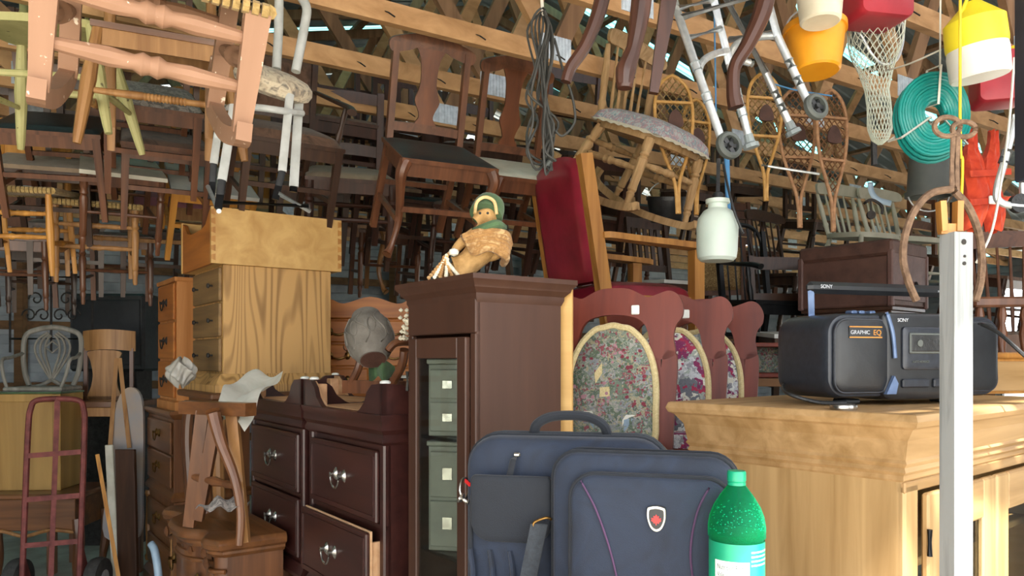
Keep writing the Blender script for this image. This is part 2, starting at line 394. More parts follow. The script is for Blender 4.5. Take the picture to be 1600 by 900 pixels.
nsh = 13; shw = (VB + .3 - VF) / nsh
for side in (0, 1):
    ua, ub = (U0 - .3, UR) if side == 0 else (U1 + .3, UR)
    a0 = B(ua, 0, CH + .15); a1 = B(ub, 0, roofz(UR) + .15); du = (a1 - a0).normalized(); L = (a1 - a0).length
    for i in range(nsh):
        sky = i in (4, 6, 8, 10); cut = .16 if sky else 0
        sheet(a0 + V * (VF + i * shw), du, V, L, shw - cut + .004).build('roof_sheet', 'roof_metal', ceil, recalc=False)
        if sky: sheet(a0 + V * (VF + (i+1) * shw - cut), du, V, L, cut + .004, pitch=.08).build('skylight_panel', 'skylight', ceil, recalc=False)
u = U0 + .1
while u < U1:
    z = roofz(u) + .09
    MB().bar(B(u, VF, z), B(u, VB + .2, z), .085, .038).build('purlin', 'truss_web', ceil); u += .75
# trusses
VA = 3.12
bot = [U0, -2.2, .0, 2.2, 4.2, 6.4, 8.6, 10.8, U1]; top = [-3.4, -1.1, 1.1, 3.2, 5.2, 7.5, 9.7, 11.9]
for k in range(-8, 11):
    v = VA + .6 * k
    if v > VB - .1: break
    tr = thing('roof_truss', 'pine roof truss spanning the barn, seen from below', None); tag(tr, kind='structure')
    MB().bar(B(U0, v, CH), B(U1, v, CH), .04, .092).build('bottom_chord', 'truss_pine', tr)
    for a in (U0, U1): MB().bar(B(a, v, CH + .02), B(UR, v, roofz(UR)), .04, .092).build('top_chord', 'truss_web', tr)
    for i in range(len(top)):
        t = B(top[i], v, roofz(top[i]))
        for b_ in (bot[i], bot[i+1]):
            MB().bar(B(b_, v, CH), t, .038, .089).build('web', 'truss_web' if (i + k) % 2 else 'truss_pine', tr)
    for b_ in bot[1:-1]:
        g = MB(); 
        for q in range(9): g.box((0, 0, 0), (.014, .003, .12), Matrix.Translation(B(b_ - .085 + q*.02, v - .022, CH + .03)) @ Matrix.Rotation(PI/2 - UA, 4, 'Z'))
        g.bar(B(b_ - .095, v - .0205, CH + .03), B(b_ + .085, v - .0205, CH + .03), .002, .12)
        g.build('gusset_plate', 'galvanised', tr)
    if -4 < k < 4:
        for q in range(14):
            a = B(.4 + q * .45 + .1 * (k % 3), v - .03, CH + .015); MB().tube([a + V*.04 - U*.02, a - Z*.03 - V*.012, a - Z * .05 - V * .03 + U*.02], .0035, 5).build('hook_nail', 'iron_black', tr)
# walls
def backing(wall, a, b, z0, z1):  # sheet added behind the boards to stop daylight leaking through their gaps
    MB().prism([(0, z0), (1, z0), (1, z1), (0, z1)], lambda t, z: a.lerp(b, t) + Z*z, lambda t, z: a.lerp(b, t) + Z*z + (b-a).cross(Z).normalized()*.006).build('light_stop_sheet', 'siding', wall)
wb = thing('wall_back', 'grey ribbed metal back wall with wooden girts', None); tag(wb, kind='structure')
n = 30; 
for i in range(n):   # horizontal siding boards
    z0 = i * .1; MB().bar(B(U0, VB + .05 + .012 * (i % 2), z0 + .05), B(U1, VB + .05 + .012 * (i % 2), z0 + .05), .02, .094).build('siding_board', 'siding', wb)
for z0 in (.5, 1.15, 1.8, 2.45): MB().bar(B(U0, VB, z0), B(U1, VB, z0), .04, .09).build('girt', 'girt', wb)
for i in range(9): MB().bar(B(U0 + .3 + i * 2.1, VB - .03, 0), B(U0 + .3 + i * 2.1, VB - .03, CH), .09, .09).build('wall_post', 'girt', wb)
for poly in ([(U0, CH), (4.3, CH), (4.3, roofz(4.3)+.08), (UR, roofz(UR)+.1)], [(5.7, CH), (U1, CH), (5.7, roofz(5.7)+.1)], [(4.3, CH), (5.7, CH), (5.7, 4.05), (4.3, 4.05)], [(4.3, 4.75), (5.7, 4.75), (5.7, roofz(5.7)+.1), (4.3, roofz(4.3)+.1)]):
    MB().prism(poly, lambda a, b: B(a, VB + .05, b), lambda a, b: B(a, VB + .07, b)).build('gable_sheet', 'siding', wb)
w1 = thing('window_1', 'small gable window letting in white daylight behind the trusses', None); tag(w1, kind='structure')
for a, b in (((4.3, 4.05), (5.7, 4.05)), ((4.3, 4.75), (5.7, 4.75)), ((4.3, 4.05), (4.3, 4.75)), ((5.7, 4.05), (5.7, 4.75)), ((5.0, 4.05), (5.0, 4.75))): MB().bar(B(a[0], VB+.06, a[1]), B(b[0], VB+.06, b[1]), .05, .05).build('window_frame', 'truss_web', w1)
for a in (4.3, 5.0): MB().prism([(a, 4.05), (a+.7, 4.05), (a+.7, 4.75), (a, 4.75)], lambda x, z: B(x, VB+.058, z), lambda x, z: B(x, VB+.062, z)).build('pane', 'pane', w1)
backing(wb, B(U0, VB+.085, 0), B(U1, VB+.085, 0), 0, CH+.1)
wl_ = thing('wall_left', 'shadowed ribbed metal side wall', None); tag(wl_, kind='structure')
for i in range(30): MB().bar(B(U0 - .05 - .012*(i % 2), 1.2 if i < 26 else VF, i*.1 + .05), B(U0 - .05 - .012*(i % 2), VB, i*.1 + .05), .02, .094).build('siding_board', 'siding', wl_)
backing(wl_, B(U0-.085, 1.2, 0), B(U0-.085, VB+.1, 0), 0, CH+.15)
wr = thing('wall_right', 'metal end wall with an open bay showing the garden', None); tag(wr, kind='structure')
for i in range(30):
    z0 = i*.1 + .05
    segs = [(VF, VB)] if z0 > 2.6 else [(6.2, VB)]
    for a, b in segs: MB().bar(B(U1 + .05 + .012*(i % 2), a, z0), B(U1 + .05 + .012*(i % 2), b, z0), .02, .094).build('siding_board', 'siding', wr)
backing(wr, B(U1+.09, 6.2, 0), B(U1+.09, VB+.1, 0), 0, CH+.15); backing(wr, B(U1+.09, VF, 0), B(U1+.09, 6.2, 0), 2.6, CH+.15)
wf = thing('wall_front', 'metal front wall out of view, shading the right side beside the open bay', None); tag(wf, kind='structure')  # unseen wall, its extent set to shade the armoire and radio
for i in range(30): MB().bar(B(2.6, VF + .012*(i % 2), i*.1 + .05), B(U1, VF + .012*(i % 2), i*.1 + .05), .02, .094).build('siding_board', 'siding', wf)
backing(wf, B(2.6, VF-.03, 0), B(U1, VF-.03, 0), 0, CH)
# ---------------------------------------------------------------- chairs
TURN = [(0, .010), (.04, .013), (.10, .012), (.16, .018), (.19, .014), (.22, .019), (.3, .017), (.5, .019), (.68, .022), (.72, .015), (.75, .022), (.79, .016), (.84, .021), (1, .021)]
SPIN = [(0, .009), (.3, .015), (.42, .012), (.46, .018), (.5, .014), (.54, .018), (.58, .012), (.7, .015), (1, .009)]
def ring_spin():
    p = [(0, .010), (.15, .013)]
    for i in range(13): t = .35 + i * .024; p += [(t, .0165), (t + .012, .0125)]
    return p + [(.85, .013), (1, .010)]
CHAIRS = []
def chair(name, label, wd, sm, px, py, d, yaw=30, pitch=25, roll=0, sw=.44, sd=.41, sh=.45, bh=.5, back='ladder', nb=3, legs='sq', stretch='box',
          cush=0., arms=None, rake=.09, splay=0., rockers=0, group=None, thick=1., seat='flat', splatmat=None, cat='chair', apron=True, railh=.06, sz=None):
    root = thing(name, label, cat, group=group)
    w2, d2 = sw/2, sd/2
    def part(nm, m, mat): return m.build(nm, mat, root)
    fx, bx = w2 - .025, w2 * .86 - .02
    fy, by = -d2 + .025, d2 - .02
    def yb(z): return by + (.0 if z > sh else .0) + (rake * (z - sh) / bh if z > sh else .06 * (sh - z) / sh * (1 if legs != 'metal' else .3))
    # seat
    m = MB()
    if seat == 'saddle':
        o_ = smooth2([(-w2, -d2*.7), (-w2*.5, -d2*1.05), (w2*.5, -d2*1.05), (w2, -d2*.7), (w2*.95, d2*.5), (w2*.5, d2), (-w2*.5, d2), (-w2*.95, d2*.5)], 4)
        m.prism(o_, lambda a, b: (a, b, sh-.032), lambda a, b: (a*.99, b*.99, sh)); part('seat', m, wd)
    elif seat == 'round':
        m.lathe([(w2*.9, sh-.05), (w2, sh-.03), (w2, sh), (w2*.9, sh+.035), (w2*.5, sh+.05), (.01, sh+.052)], 28); part('seat', m, sm)
    elif seat == 'rush':
        def f(a, b):
            x = (a-.5)*2; y = (b-.5)*2
            return (x*w2, y*d2, sh - .012*(1-max(abs(x), abs(y))) + .004*math.sin(max(abs(x), abs(y))*60))
        m.grid(f, 20, 20)
        m2 = MB()
        for i, (p, q) in enumerate((((-w2,-d2),(w2,-d2)), ((w2,-d2),(w2,d2)), ((w2,d2),(-w2,d2)), ((-w2,d2),(-w2,-d2)))):
            for t in range(22): c = [p[0]+(q[0]-p[0])*(t+.5)/22, p[1]+(q[1]-p[1])*(t+.5)/22]; m.lathe([(.004, -.008), (.018, -.008), (.018, .008), (.004, .008)], 8, Matrix.Translation((c[0], c[1], sh-.012)) @ (Matrix.Rotation(PI/2, 4, 'Y') if i % 2 == 0 else Matrix.Rotation(PI/2, 4, 'X')))
        m.box((0, 0, sh-.016), (sw*.96, sd*.96, .014)); part('seat', m, 'rush')
    else:
        wb_ = w2 * .9
        o_ = [(-w2, -d2), (w2, -d2), (wb_, d2), (-wb_, d2)]
        if cush:
            m.prism(o_, lambda a, b: (a, b, sh-.02), lambda a, b: (a, b, sh)); part('seat_frame', m, wd)
            def f(a, b):
                x = (a-.5)*2; y = (b-.5)*2; ww = (w2*(1-b) + wb_*b) * .985
                e = (1-abs(x)**6)*(1-abs(y)**6)
                return (x*ww, y*d2*.985, sh + cush*e**.5)
            m = MB().grid(f, 14, 14); part('seat_pad', m, sm)
        else:
            m.prism(o_, lambda a, b: (a, b, sh-.022), lambda a, b: (a, b, sh)); part('seat', m, sm)
        if apron:
            for a, b in (((-fx, fy), (fx, fy)), ((-fx, fy), (-bx, by)), ((fx, fy), (bx, by)), ((-bx, by), (bx, by))):
                MB().bar((a[0], a[1], sh-.052), (b[0], b[1], sh-.052), .02, .06).build('apron_rail', wd, root)
    k = thick
    for sx in (-1, 1):
        p1 = Vector((sx*fx, fy, sh-.02)); p0 = Vector((sx*(fx+splay), fy-splay, 0)); m = MB()
        if legs == 'sq': m.bar(p0, p1, .027*k, .027*k, .038*k, .038*k)
        elif legs == 'turn': m.turned(p0, p1, [(t, r*k) for t, r in TURN])
        elif legs == 'taper': m.turned(p0, p1, [(0, .011*k), (.08, .014*k), (.55, .021*k), (1, .014*k)])
        elif legs == 'metal': m.tube([p0, p1], .011*k, 10)
        elif legs == 'cab':
            pts = smooth_pts([(sx*(fx+.035), fy-.035, .012), (sx*(fx+.012), fy-.012, .05), (sx*(fx-.012), fy+.012, .16), (sx*(fx+.006), fy-.006, .3), (sx*(fx+.018), fy-.018, .38), (sx*fx, fy, sh-.02)], 5)
            rr = [.022 - .010*min(1, t*4) if t < .25 else .012 + .018*((t-.25)/.75) for t in [i/(len(pts)-1) for i in range(len(pts))]]
            m.tube(pts, [r*k*1.05 for r in rr], 9)
        part('front_leg', m, wd)
        # back post
        m = MB()
        if back in ('spindle',) :
            p1 = Vector((sx*bx, by-.04, sh-.02)); p0 = Vector((sx*(bx+splay), by+splay+.02, 0))
            m.turned(p0, p1, [(t, r*k) for t, r in (TURN if legs == 'turn' else [(0, .011), (.08, .014), (.55, .021), (1, .014)])]); part('back_leg', m, wd)
            m = MB().turned((sx*bx, by-.02, sh-.01), (sx*(bx+.02), by+rake, sh+bh*.9), [(0, .013*k), (.2, .015*k), (.25, .019*k), (.3, .014*k), (.6, .016*k), (1, .010*k)]); part('back_post', m, wd)
        elif legs == 'metal':
            m.tube([(sx*bx, by+.04, 0), (sx*bx, by, sh-.02)], .011*k, 10); part('back_leg', m, wd)
            m = MB().tube(smooth_pts([(sx*bx, by, sh-.03), (sx*bx, by+.03, sh+bh*.5), (sx*bx, by+rake, sh+bh)], 6), .011*k, 10); part('back_post', m, wd)
        else:
            pts = [Vector((sx*bx, yb(z), z)) for z in (0, sh*.5, sh, sh+bh*.35, sh+bh*.7, sh+bh)]
            if legs == 'taper' or back == 'ladder_turned': m.tube(pts, [.012*k, .016*k, .018*k, .017*k, .016*k, .014*k], 10)
            else:
                for a, b in zip(pts, pts[1:]): m.bar(a, b + (b-a)*.01, .030*k, .032*k)
            part('back_post', m, wd)
    # stretchers
    def at_leg(ix, iy, z):
        t = 1 - z/sh
        return Vector((ix*((fx if iy < 0 else bx) + splay*t), (fy - splay*t) if iy < 0 else yb(z) - .0, z))
    def st(a, b):
        m = MB()
        if stretch == 'ring': m.turned(a, b, ring_spin(), 10)
        elif stretch in ('spin', 'spin2'): m.turned(a, b, [(t, r*k) for t, r in SPIN])
        elif legs == 'metal': m.tube([a, b], .008, 8)
        elif legs in ('turn', 'taper'): m.turned(a, b, [(0, .008*k), (.5, .012*k), (1, .008*k)], 8)
        else: m.bar(a, b, .018*k, .024*k)
        part('stretcher', m, wd)
    if stretch:
        if stretch == 'H':
            for sx in (-1, 1): st(at_leg(sx, -1, .15), at_leg(sx, 1, .15))
            a = (at_leg(-1, -1, .15) + at_leg(-1, 1, .15))/2; b = (at_leg(1, -1, .15) + at_leg(1, 1, .15))/2; st(a, b)
        else:
            zs = sz or ((.2, .32) if stretch in ('ring', 'spin2') else (.22,))
            for z in zs: st(at_leg(-1, -1, z), at_leg(1, -1, z))
            for sx in (-1, 1): st(at_leg(sx, -1, .17), at_leg(sx, 1, .17))
            st(at_leg(-1, 1, .24), at_leg(1, 1, .24))
    # back
    def bp(out, t, nm='splat', mat=None, sub=1, bow=.02):
        m = MB(); g = lambda s_: (lambda a, b: (a, yb(b) + bow*(1-(a/bx)**2) + s_*t/2, b))
        m.prism(out, g(-1), g(1)); return part(nm, m, mat or wd)
    zt = sh + bh
    def rail(z, h, nm='slat', arch=0., t=.018, bow=.025):
        n_ = 8; up = [(-bx + 2*bx*i/n_, z + h/2 + arch*math.sin(PI*i/n_)) for i in range(n_+1)]; dn = [(bx - 2*bx*i/n_, z - h/2 + arch*.6*math.sin(PI*i/n_)) for i in range(n_+1)][:]
        bp(up[::-1] + dn[::-1], t, nm, bow=bow)
    if back in ('ladder', 'ladder_turned'):
        for i in range(nb): rail(sh + bh*(.25 + .66*i/max(1, nb-1)), railh, arch=.012)
    elif back == 'open':
        rail(zt - .04, .075, 'top_rail'); rail(sh + bh*.45, .05, 'slat')
    elif back == 'slats':
        rail(zt - .03, .07, 'top_rail'); rail(sh + bh*.22, .045, 'lower_rail')
        for i in range(nb):
            x = -bx + 2*bx*(i+1)/(nb+1); bp([(x-.015, sh+bh*.24), (x+.015, sh+bh*.24), (x+.015, zt-.06), (x-.015, zt-.06)], .012, 'slat')
    elif back == 'splat':
        up = smooth2([(-bx-.03, zt+.012), (-bx*.6, zt+.045), (0, zt+.062), (bx*.6, zt+.045), (bx+.03, zt+.012), (bx+.02, zt-.04), (bx*.62, zt-.025), (bx*.35, zt-.008), (-bx*.35, zt-.008), (-bx*.62, zt-.025), (-bx-.02, zt-.04)], 4)
        bp(up, .022, 'crest_rail')
        a, b = sh + .05, zt; hw = [(0, .052), (.08, .055), (.16, .036), (.24, .042), (.36, .062), (.46, .05), (.58, .04), (.75, .042), (.88, .052), (1, .075)]
        L_ = smooth2([(w_, a+(b-a)*t) for t, w_ in hw], 3, False); bp(L_ + [(-x, z) for x, z in L_[::-1]], .012, 'splat', splatmat or wd)
        rail(sh + .06, .04, 'lower_rail')
    elif back == 'spindle':
        up = smooth2([(-bx-.05, zt-.03), (-bx-.045, zt+.03), (-bx*.5, zt+.055), (0, zt+.06), (bx*.5, zt+.055), (bx+.045, zt+.03), (bx+.05, zt-.03), (bx*.5, zt-.025), (-bx*.5, zt-.025)], 4)
        bp(up, .02, 'crest_rail', bow=.03)
        for i in range(nb):
            x = -bx + 2*bx*(i+1)/(nb+1); m = MB(); y_ = yb(zt) + .03*(1-(x/bx)**2)
            m.turned((x*.85, by-.015, sh-.01), (x, y_, zt), [(0, .007), (.35, .010), (.5, .008), (1, .006)], 7); part('spindle', m, wd)
    elif back == 'pad':
        rail(zt - .02, .05, 'top_rail', .02); rail(sh + bh*.2, .04, 'lower_rail')
        def f(a, b):
            x = (a-.5)*2; y = (b-.5)*2; z = sh + bh*(.55 + .32*y); e = ((1-abs(x)**6)*(1-abs(y)**6))**.5
            return (x*bx*.9, yb(z) - .005 - .03*e, z)
        part('back_pad', MB().grid(f, 12, 12), sm)
        bp([(-bx*.92, sh+bh*.22), (bx*.92, sh+bh*.22), (bx*.92, zt-.04), (-bx*.92, zt-.04)], .012, 'back_panel')
    elif back == 'hoop':
        m = MB().tube(smooth_pts([(-bx, yb(zt-.1), zt-.12), (-bx*.9, yb(zt), zt-.03), (-bx*.4, yb(zt), zt+.03), (bx*.4, yb(zt), zt+.03), (bx*.9, yb(zt), zt-.03), (bx, yb(zt-.1), zt-.12)], 6), .013, 10); part('crest_rail', m, wd)
        for i in range(nb):
            x = -bx + 2*bx*(i+1)/(nb+1); part('spindle', MB().tube([(x, by, sh), (x, yb(zt), zt+.015)], .006, 6), wd)
    if arms:
        az = sh + .2
        for sx in (-1, 1):
            pts = smooth_pts([(sx*bx, yb(az+.03), az+.03), (sx*(fx+.02), 0, az+.01), (sx*(fx+.035), fy+.02, az), (sx*(fx+.02), fy-.05, az-.015)], 5)
            part('arm', MB().tube(pts, [.014 + .012*i/(len(pts)-1) for i in range(len(pts))], 9, flat=.7), wd)
            part('arm_post', MB().turned((sx*fx, fy+.05, sh-.01), (sx*(fx+.03), fy+.06, az), [(0, .013), (.3, .018), (.5, .011), (.8, .016), (1, .011)]), wd)
    if rockers:
        for sx in (-1, 1):
            pts = smooth_pts([(sx*(fx+splay), fy-splay-.07, .012), (sx*(fx+splay), fy-splay, -.015), (sx*(fx+bx)/2, 0, -.03), (sx*(bx+splay), by+.06, -.005), (sx*bx, by+.2, .05), (sx*bx, by+rockers, .12)], 4); m = MB()
            for a, b in zip(pts, pts[1:]): m.bar(a, b+(b-a)*.06, .024*k, .030*k)
            part('rocker', m, wd)
    M = Matrix.Rotation(R(yaw), 4, 'Z') @ Matrix.Rotation(R(pitch), 4, 'X') @ Matrix.Rotation(R(roll), 4, 'Y')
    tgt = W(px, py, d); root.location = tgt - (M @ Vector((0, 0, sh))); root.rotation_euler = M.to_euler()
    CHAIRS.append(root)
    return root

# near row, hanging from the first trusses
pr = chair('rocking_chair', 'salmon pink painted rocking chair with turned rungs and cane seat, hanging upper left', 'pink_paint', 'rush', 246, -38, 1.95, 26, 24, 5, sw=.50, sd=.42, sh=.315, back='ladder', legs='sq', stretch='spin2', seat='rush', rockers=.16, thick=1.6, sz=(.11, .228))
chair('windsor_chair', 'cream green painted plank seat chair hanging behind the pink rocker', 'cream_paint', 'cream_paint', 82, 48, 3.2, 10, 6, 0, sw=.46, legs='taper', back='spindle', nb=6, seat='saddle', splay=.08, stretch='box', thick=1.3)
chair('dining_chair', 'light brown chair with ring-turned front rungs below the pink rocker', 'tan_chair', 'walnut', 255, 62, 3.1, 26, 12, 0, sw=.50, legs='taper', stretch='ring', back='ladder', nb=3, splay=.07, thick=1.3, sz=(.2, .31))
chair('dining_chair', 'brown chair with grey brocade seat hanging beneath ring-turned rungs', 'brown_chair', 'grey_brocade', 238, 152, 3.8, 28, 30, 0, cush=.035, back='slats', nb=4)
chair('dining_chair', 'brown chair with flat black seat at far left of hanging row', 'brown_chair', 'black_vinyl', 85, 192, 3.9, 16, 27, 0, sw=.5, cush=.02, back='open')
chair('dining_chair', 'dark chair with leather brown seat left of the white metal chair', 'brown_chair', 'brown_velvet', 258, 218, 4.05, 30, 24, 0, cush=.02, back='ladder', nb=2, bh=.4)
chair('dining_chair', 'dark wood chair with worn taupe seat at left edge', 'dark_chair', 'beige_fabric', 72, 250, 4.2, 20, 22, 0, sw=.48, back='open', bh=.42)
chair('dining_chair', 'brown chair with small cream seat hanging left of the pine gallery box', 'brown_chair', 'cream_vinyl', 190, 258, 4.2, 32, 26, 0, sw=.42, sd=.38, legs='turn', back='ladder', bh=.4)
chair('dining_chair', 'honey pine slat-back chair with white seat above the oak chest', 'honey_chair', 'white_board', 328, 280, 4.5, 34, 34, 0, sw=.48, back='slats', nb=5, bh=.42)
chair('dining_chair', 'honey ladder-back chair behind the white metal chair legs', 'honey_chair', 'tan_chair', 405, 335, 5.2, 30, 22, 0, back='ladder', nb=3, bh=.42, railh=.07)
chair('dining_chair', 'pale oak chair with dusty pink padded seat, hanging low', 'tan_chair', 'pink_fabric', 275, 312, 4.95, 22, 24, 0, sw=.54, cush=.06, back='slats', nb=6, bh=.38)
chair('ladderback_chair', 'yellow ladder-back chair with rush seat at left edge', 'honey_chair', 'rush', 32, 296, 4.1, 12, 8, 0, legs='taper', back='ladder_turned', nb=3, seat='rush', stretch='spin2', bh=.4)
chair('ladderback_chair', 'brown ladder-back chair with rush seat, next to yellow one', 'tan_chair', 'rush', 152, 316, 4.4, 26, 10, 0, legs='turn', back='ladder_turned', nb=3, seat='rush', stretch='spin2', bh=.36)
mc = thing('metal_chair', 'white tubular metal chair with round patterned cushion', 'chair', W(420, 325, 2.85)); rl = lambda px, py, d=2.85: W(px, py, d) - mc.location
for pts in ([(436, -60, 2.95), (436, 0, 2.95), (435, 50, 2.95), (432, 108, 2.93)], [(462, -60, 2.95), (468, -12, 2.95), (479, 12, 2.94), (476, 40, 2.93), (462, 112, 2.9)]): MB().tube(smooth_pts([rl(*p) for p in pts], 5), .0175, 12).build('back_tube', 'white_metal', mc)
for a, b, c, w_ in (((453, 148, 2.8), (441, 268, 2.78), (430, 312, 2.77), .0155), ((468, 146, 2.9), (459, 292, 2.88), (458, 300, 2.88), .0175), ((345, 175, 3.0), (334, 256, 3.0), (330, 312, 3.0), .0155), ((366, 165, 2.75), (347, 282, 2.72), (341, 326, 2.71), .0165)):
    l_ = MB().tube([rl(*a), rl(*b)], w_, 12).build('leg', 'white_metal', mc); MB().tube([rl(*b), rl(*c)], w_*.85, 10).build('leg_end', 'dark_metal', l_)
MB().tube(smooth_pts([rl(352, 168, 2.95), rl(400, 168, 2.75), rl(440, 173, 2.76), rl(472, 177, 2.88)], 5), .0125, 10).build('stretcher', 'white_metal', mc)
MB().tube([rl(342, 316, 2.72), rl(482, 322, 2.86)], .0085, 8).build('base_bar', 'dark_metal', mc); MB().tube([rl(434, 302, 2.77), rl(484, 330, 2.88)], .009, 8).build('base_bar', 'aluminium', mc); MB().tube([rl(325, 292, 3.0), rl(342, 330, 2.71)], .009, 8).build('base_bar', 'aluminium', mc)
MB().lathe([(.02, -.05), (.105, -.045), (.137, -.03), (.146, -.008), (.142, .012), (.12, .03), (.07, .042), (.001, .046)], 32, Matrix.Translation(rl(428, 128, 2.88)) @ Matrix.Rotation(R(35), 4, 'Z') @ Matrix.Rotation(R(27), 4, 'X') @ Matrix.Rotation(R(6), 4, 'Y')).build('seat_cushion', 'stripe_cushion', mc)
chair('armchair', 'dark armchair with brown velvet seat behind white metal chair', 'dark_chair', 'brown_velvet', 445, 212, 3.9, 34, 22, 0, sw=.5, cush=.05, back='pad', arms=1, bh=.42)
chair('dining_chair', 'dark chair with taupe padded seat and turned front legs, beside oak chest', 'mahogany', 'beige_fabric', 545, 272, 4.35, 18, 20, 0, sw=.5, cush=.025, back='ladder', legs='turn', nb=2, thick=1.25, bh=.44)
chair('fiddleback_chair', 'dark fiddle-back chair with black vinyl seat and cabriole legs', 'brown_chair', 'black_vinyl', 683, 238, 3.55, 27, 27, 0, sw=.46, cush=.012, back='splat', legs='cab', stretch='box', splatmat='burl', bh=.42)
chair('fiddleback_chair', 'dark fiddle-back chair with cream seat right of the black-seated one', 'brown_chair', 'cream_vinyl', 815, 266, 3.95, 28, 26, 0, sw=.46, cush=.012, back='splat', legs='cab', splatmat='burl', bh=.46)
chair('rocking_chair', 'bare wood spindle-back rocking chair with lacy blue floral cushion', 'bare_chair', 'blue_floral', 1012, 214, 3.9, 42, 24, 4, sw=.46, sd=.44, sh=.34, bh=.40, back='spindle', nb=5, legs='turn', stretch='spin2', seat='saddle', rockers=.20, splay=.04, thick=1.25)
def cushion_on(root, sw, sd, sh, mat, name, label):
    t = tag(bpy.data.objects.new(name, None), label, 'cushion'); COL.objects.link(t); t.matrix_world = root.matrix_basis.copy(); t.location = root.matrix_basis @ Vector((0, -.02, sh+.004)); t.empty_display_size = .05
    def f(a, b):
        x = (a-.5)*2; y = (b-.5)*2; e = (max(0, 1-abs(x)**4)*max(0, 1-abs(y)**4))**.5
        return (x*sw/2, y*sd/2, .085*e**.8)
    MB().grid(f, 18, 18).build('pad', mat, t)
    m = MB(); k = 64; pts = []
    for ring in range(2):
        for i in range(k):
            a = 2*PI*i/k; c, s_ = math.cos(a), math.sin(a); q = 1/max(abs(c), abs(s_)); q = .35*q + .65*min(q, 1.18)
            ex = 1 if ring == 0 else 1.10 + .02*(i % 2)
            pts.append((c*q*sw/2*ex, s_*q*sd/2*ex, .008 - .02*ring + (.006*(i % 2) if ring else 0)))
    m.add(pts, [(i, (i+1) % k, k+(i+1) % k, k+i) for i in range(k)]); m.build('lace_trim', 'lace', t, recalc=False)
    return t
bpy.context.view_layer.update()
cushion_on(CHAIRS[-1], .47, .46, .34, 'blue_floral', 'seat_cushion', 'blue grey floral cushion with lace trim on bare wood rocker')
# second rank
chair('dining_chair', 'dark chair with tall plain back between velvet armchair and fiddle-back', 'mahogany', 'beige_fabric', 592, 285, 5.0, 30, 18, 0, back='slats', nb=2, bh=.55)
chair('dining_chair', 'fruitwood chair with cabriole legs behind the pine gallery box', 'fruitwood', 'brown_velvet', 545, 350, 5.2, 20, 10, 0, back='open', legs='cab', stretch=None, cush=.02)
chair('open_back_chair', 'dark red-brown open-back chair left of floral cushioned rocker', 'mahogany', 'black_vinyl', 915, 240, 4.6, 24, 16, 0, back='open', bh=.5)
for a, b, d_, y_, p_, bk, lg, wd_, sm_, lab in [
    (480, 292, 4.7, 28, 14, 'slats', 'sq', 'dark_chair', 'brown_velvet', 'dark slat-back chair seen between white metal chair legs and taupe seat'),
    (640, 312, 4.9, 32, 12, 'ladder', 'sq', 'dark_chair', 'black_vinyl', 'dark ladder-back chair whose seat shows under the black vinyl fiddle-back seat'),
    (712, 318, 5.0, 25, 16, 'open', 'turn', 'mahogany', 'brown_velvet', 'mahogany open-back chair with turned legs above the burlap doll'),
    (775, 322, 5.3, 30, 10, 'slats', 'sq', 'dark_chair', 'beige_fabric', 'dark slat-back chair with beige seat under the cream-seated fiddle-back'),
    (850, 335, 5.2, 34, 18, 'ladder', 'sq', 'mahogany', 'black_vinyl', 'mahogany ladder-back chair behind the maroon armchair back'),
    (600, 362, 5.3, 24, 8, 'open', 'turn', 'brown_chair', 'brown_velvet', 'brown open-back chair hanging low right of pine gallery box'),
    (690, 376, 5.6, 34, 8, 'slats', 'sq', 'dark_chair', 'black_vinyl', 'lowest dark slat-back chair, just behind the doll beads'),
    (930, 340, 5.6, 30, 14, 'slats', 'turn', 'mahogany', 'brown_velvet', 'mahogany slat-back chair beneath the bare wood rocker'),
    (990, 322, 5.8, 26, 12, 'ladder', 'sq', 'dark_chair', 'black_vinyl', 'dark ladder-back chair behind the runners of the bare wood rocker'),
    (530, 190, 4.6, 30, 14, 'open', 'sq', 'mahogany', 'brown_velvet', 'mahogany open-back chair behind arm of the velvet armchair'),
    (350, 190, 4.6, 30, 14, 'slats', 'sq', 'dark_chair', 'brown_velvet', 'dark slat-back chair behind the pink rocker right runner'),
    (140, 120, 4.4, 24, 16, 'slats', 'sq', 'dark_chair', 'brown_velvet', 'dark slat-back chair behind the cream green chair legs'),
    (40, 130, 4.6, 24, 16, 'ladder', 'sq', 'mahogany', 'brown_velvet', 'mahogany ladder-back chair at left edge above black seat'),
    (640, 225, 4.8, 30, 14, 'slats', 'sq', 'mahogany', 'brown_velvet', 'mahogany slat-back chair seen through the black-seated fiddle-back'),
    (750, 230, 5.0, 30, 14, 'ladder', 'sq', 'dark_chair', 'brown_velvet', 'dark ladder-back chair between the two fiddle-back chairs'),
    (25, 372, 4.9, 20, 6, 'ladder', 'turn', 'brown_chair', 'brown_velvet', 'brown turned-leg chair in shadow under the yellow ladder-back'),
    (105, 350, 5.0, 28, 10, 'slats', 'sq', 'dark_chair', 'brown_velvet', 'dark slat-back chair in shadow between the two rush seats'),
    (185, 368, 5.1, 24, 8, 'open', 'turn', 'brown_chair', 'brown_velvet', 'brown turned-leg chair in shadow below the cream seat'),
    (240, 360, 5.3, 30, 10, 'ladder', 'sq', 'dark_chair', 'brown_velvet', 'dark ladder-back chair in shadow under the dusty pink seat'),
    (65, 392, 5.5, 32, 4, 'slats', 'turn', 'dark_chair', 'brown_velvet', 'lowest dark chair in the shadowed corner above wrought iron scrolls')]:
    chair('dining_chair', lab, wd_, sm_, a, b, d_, y_, p_, 0, back=bk, legs=lg, nb=3, cush=.02, bh=.42)
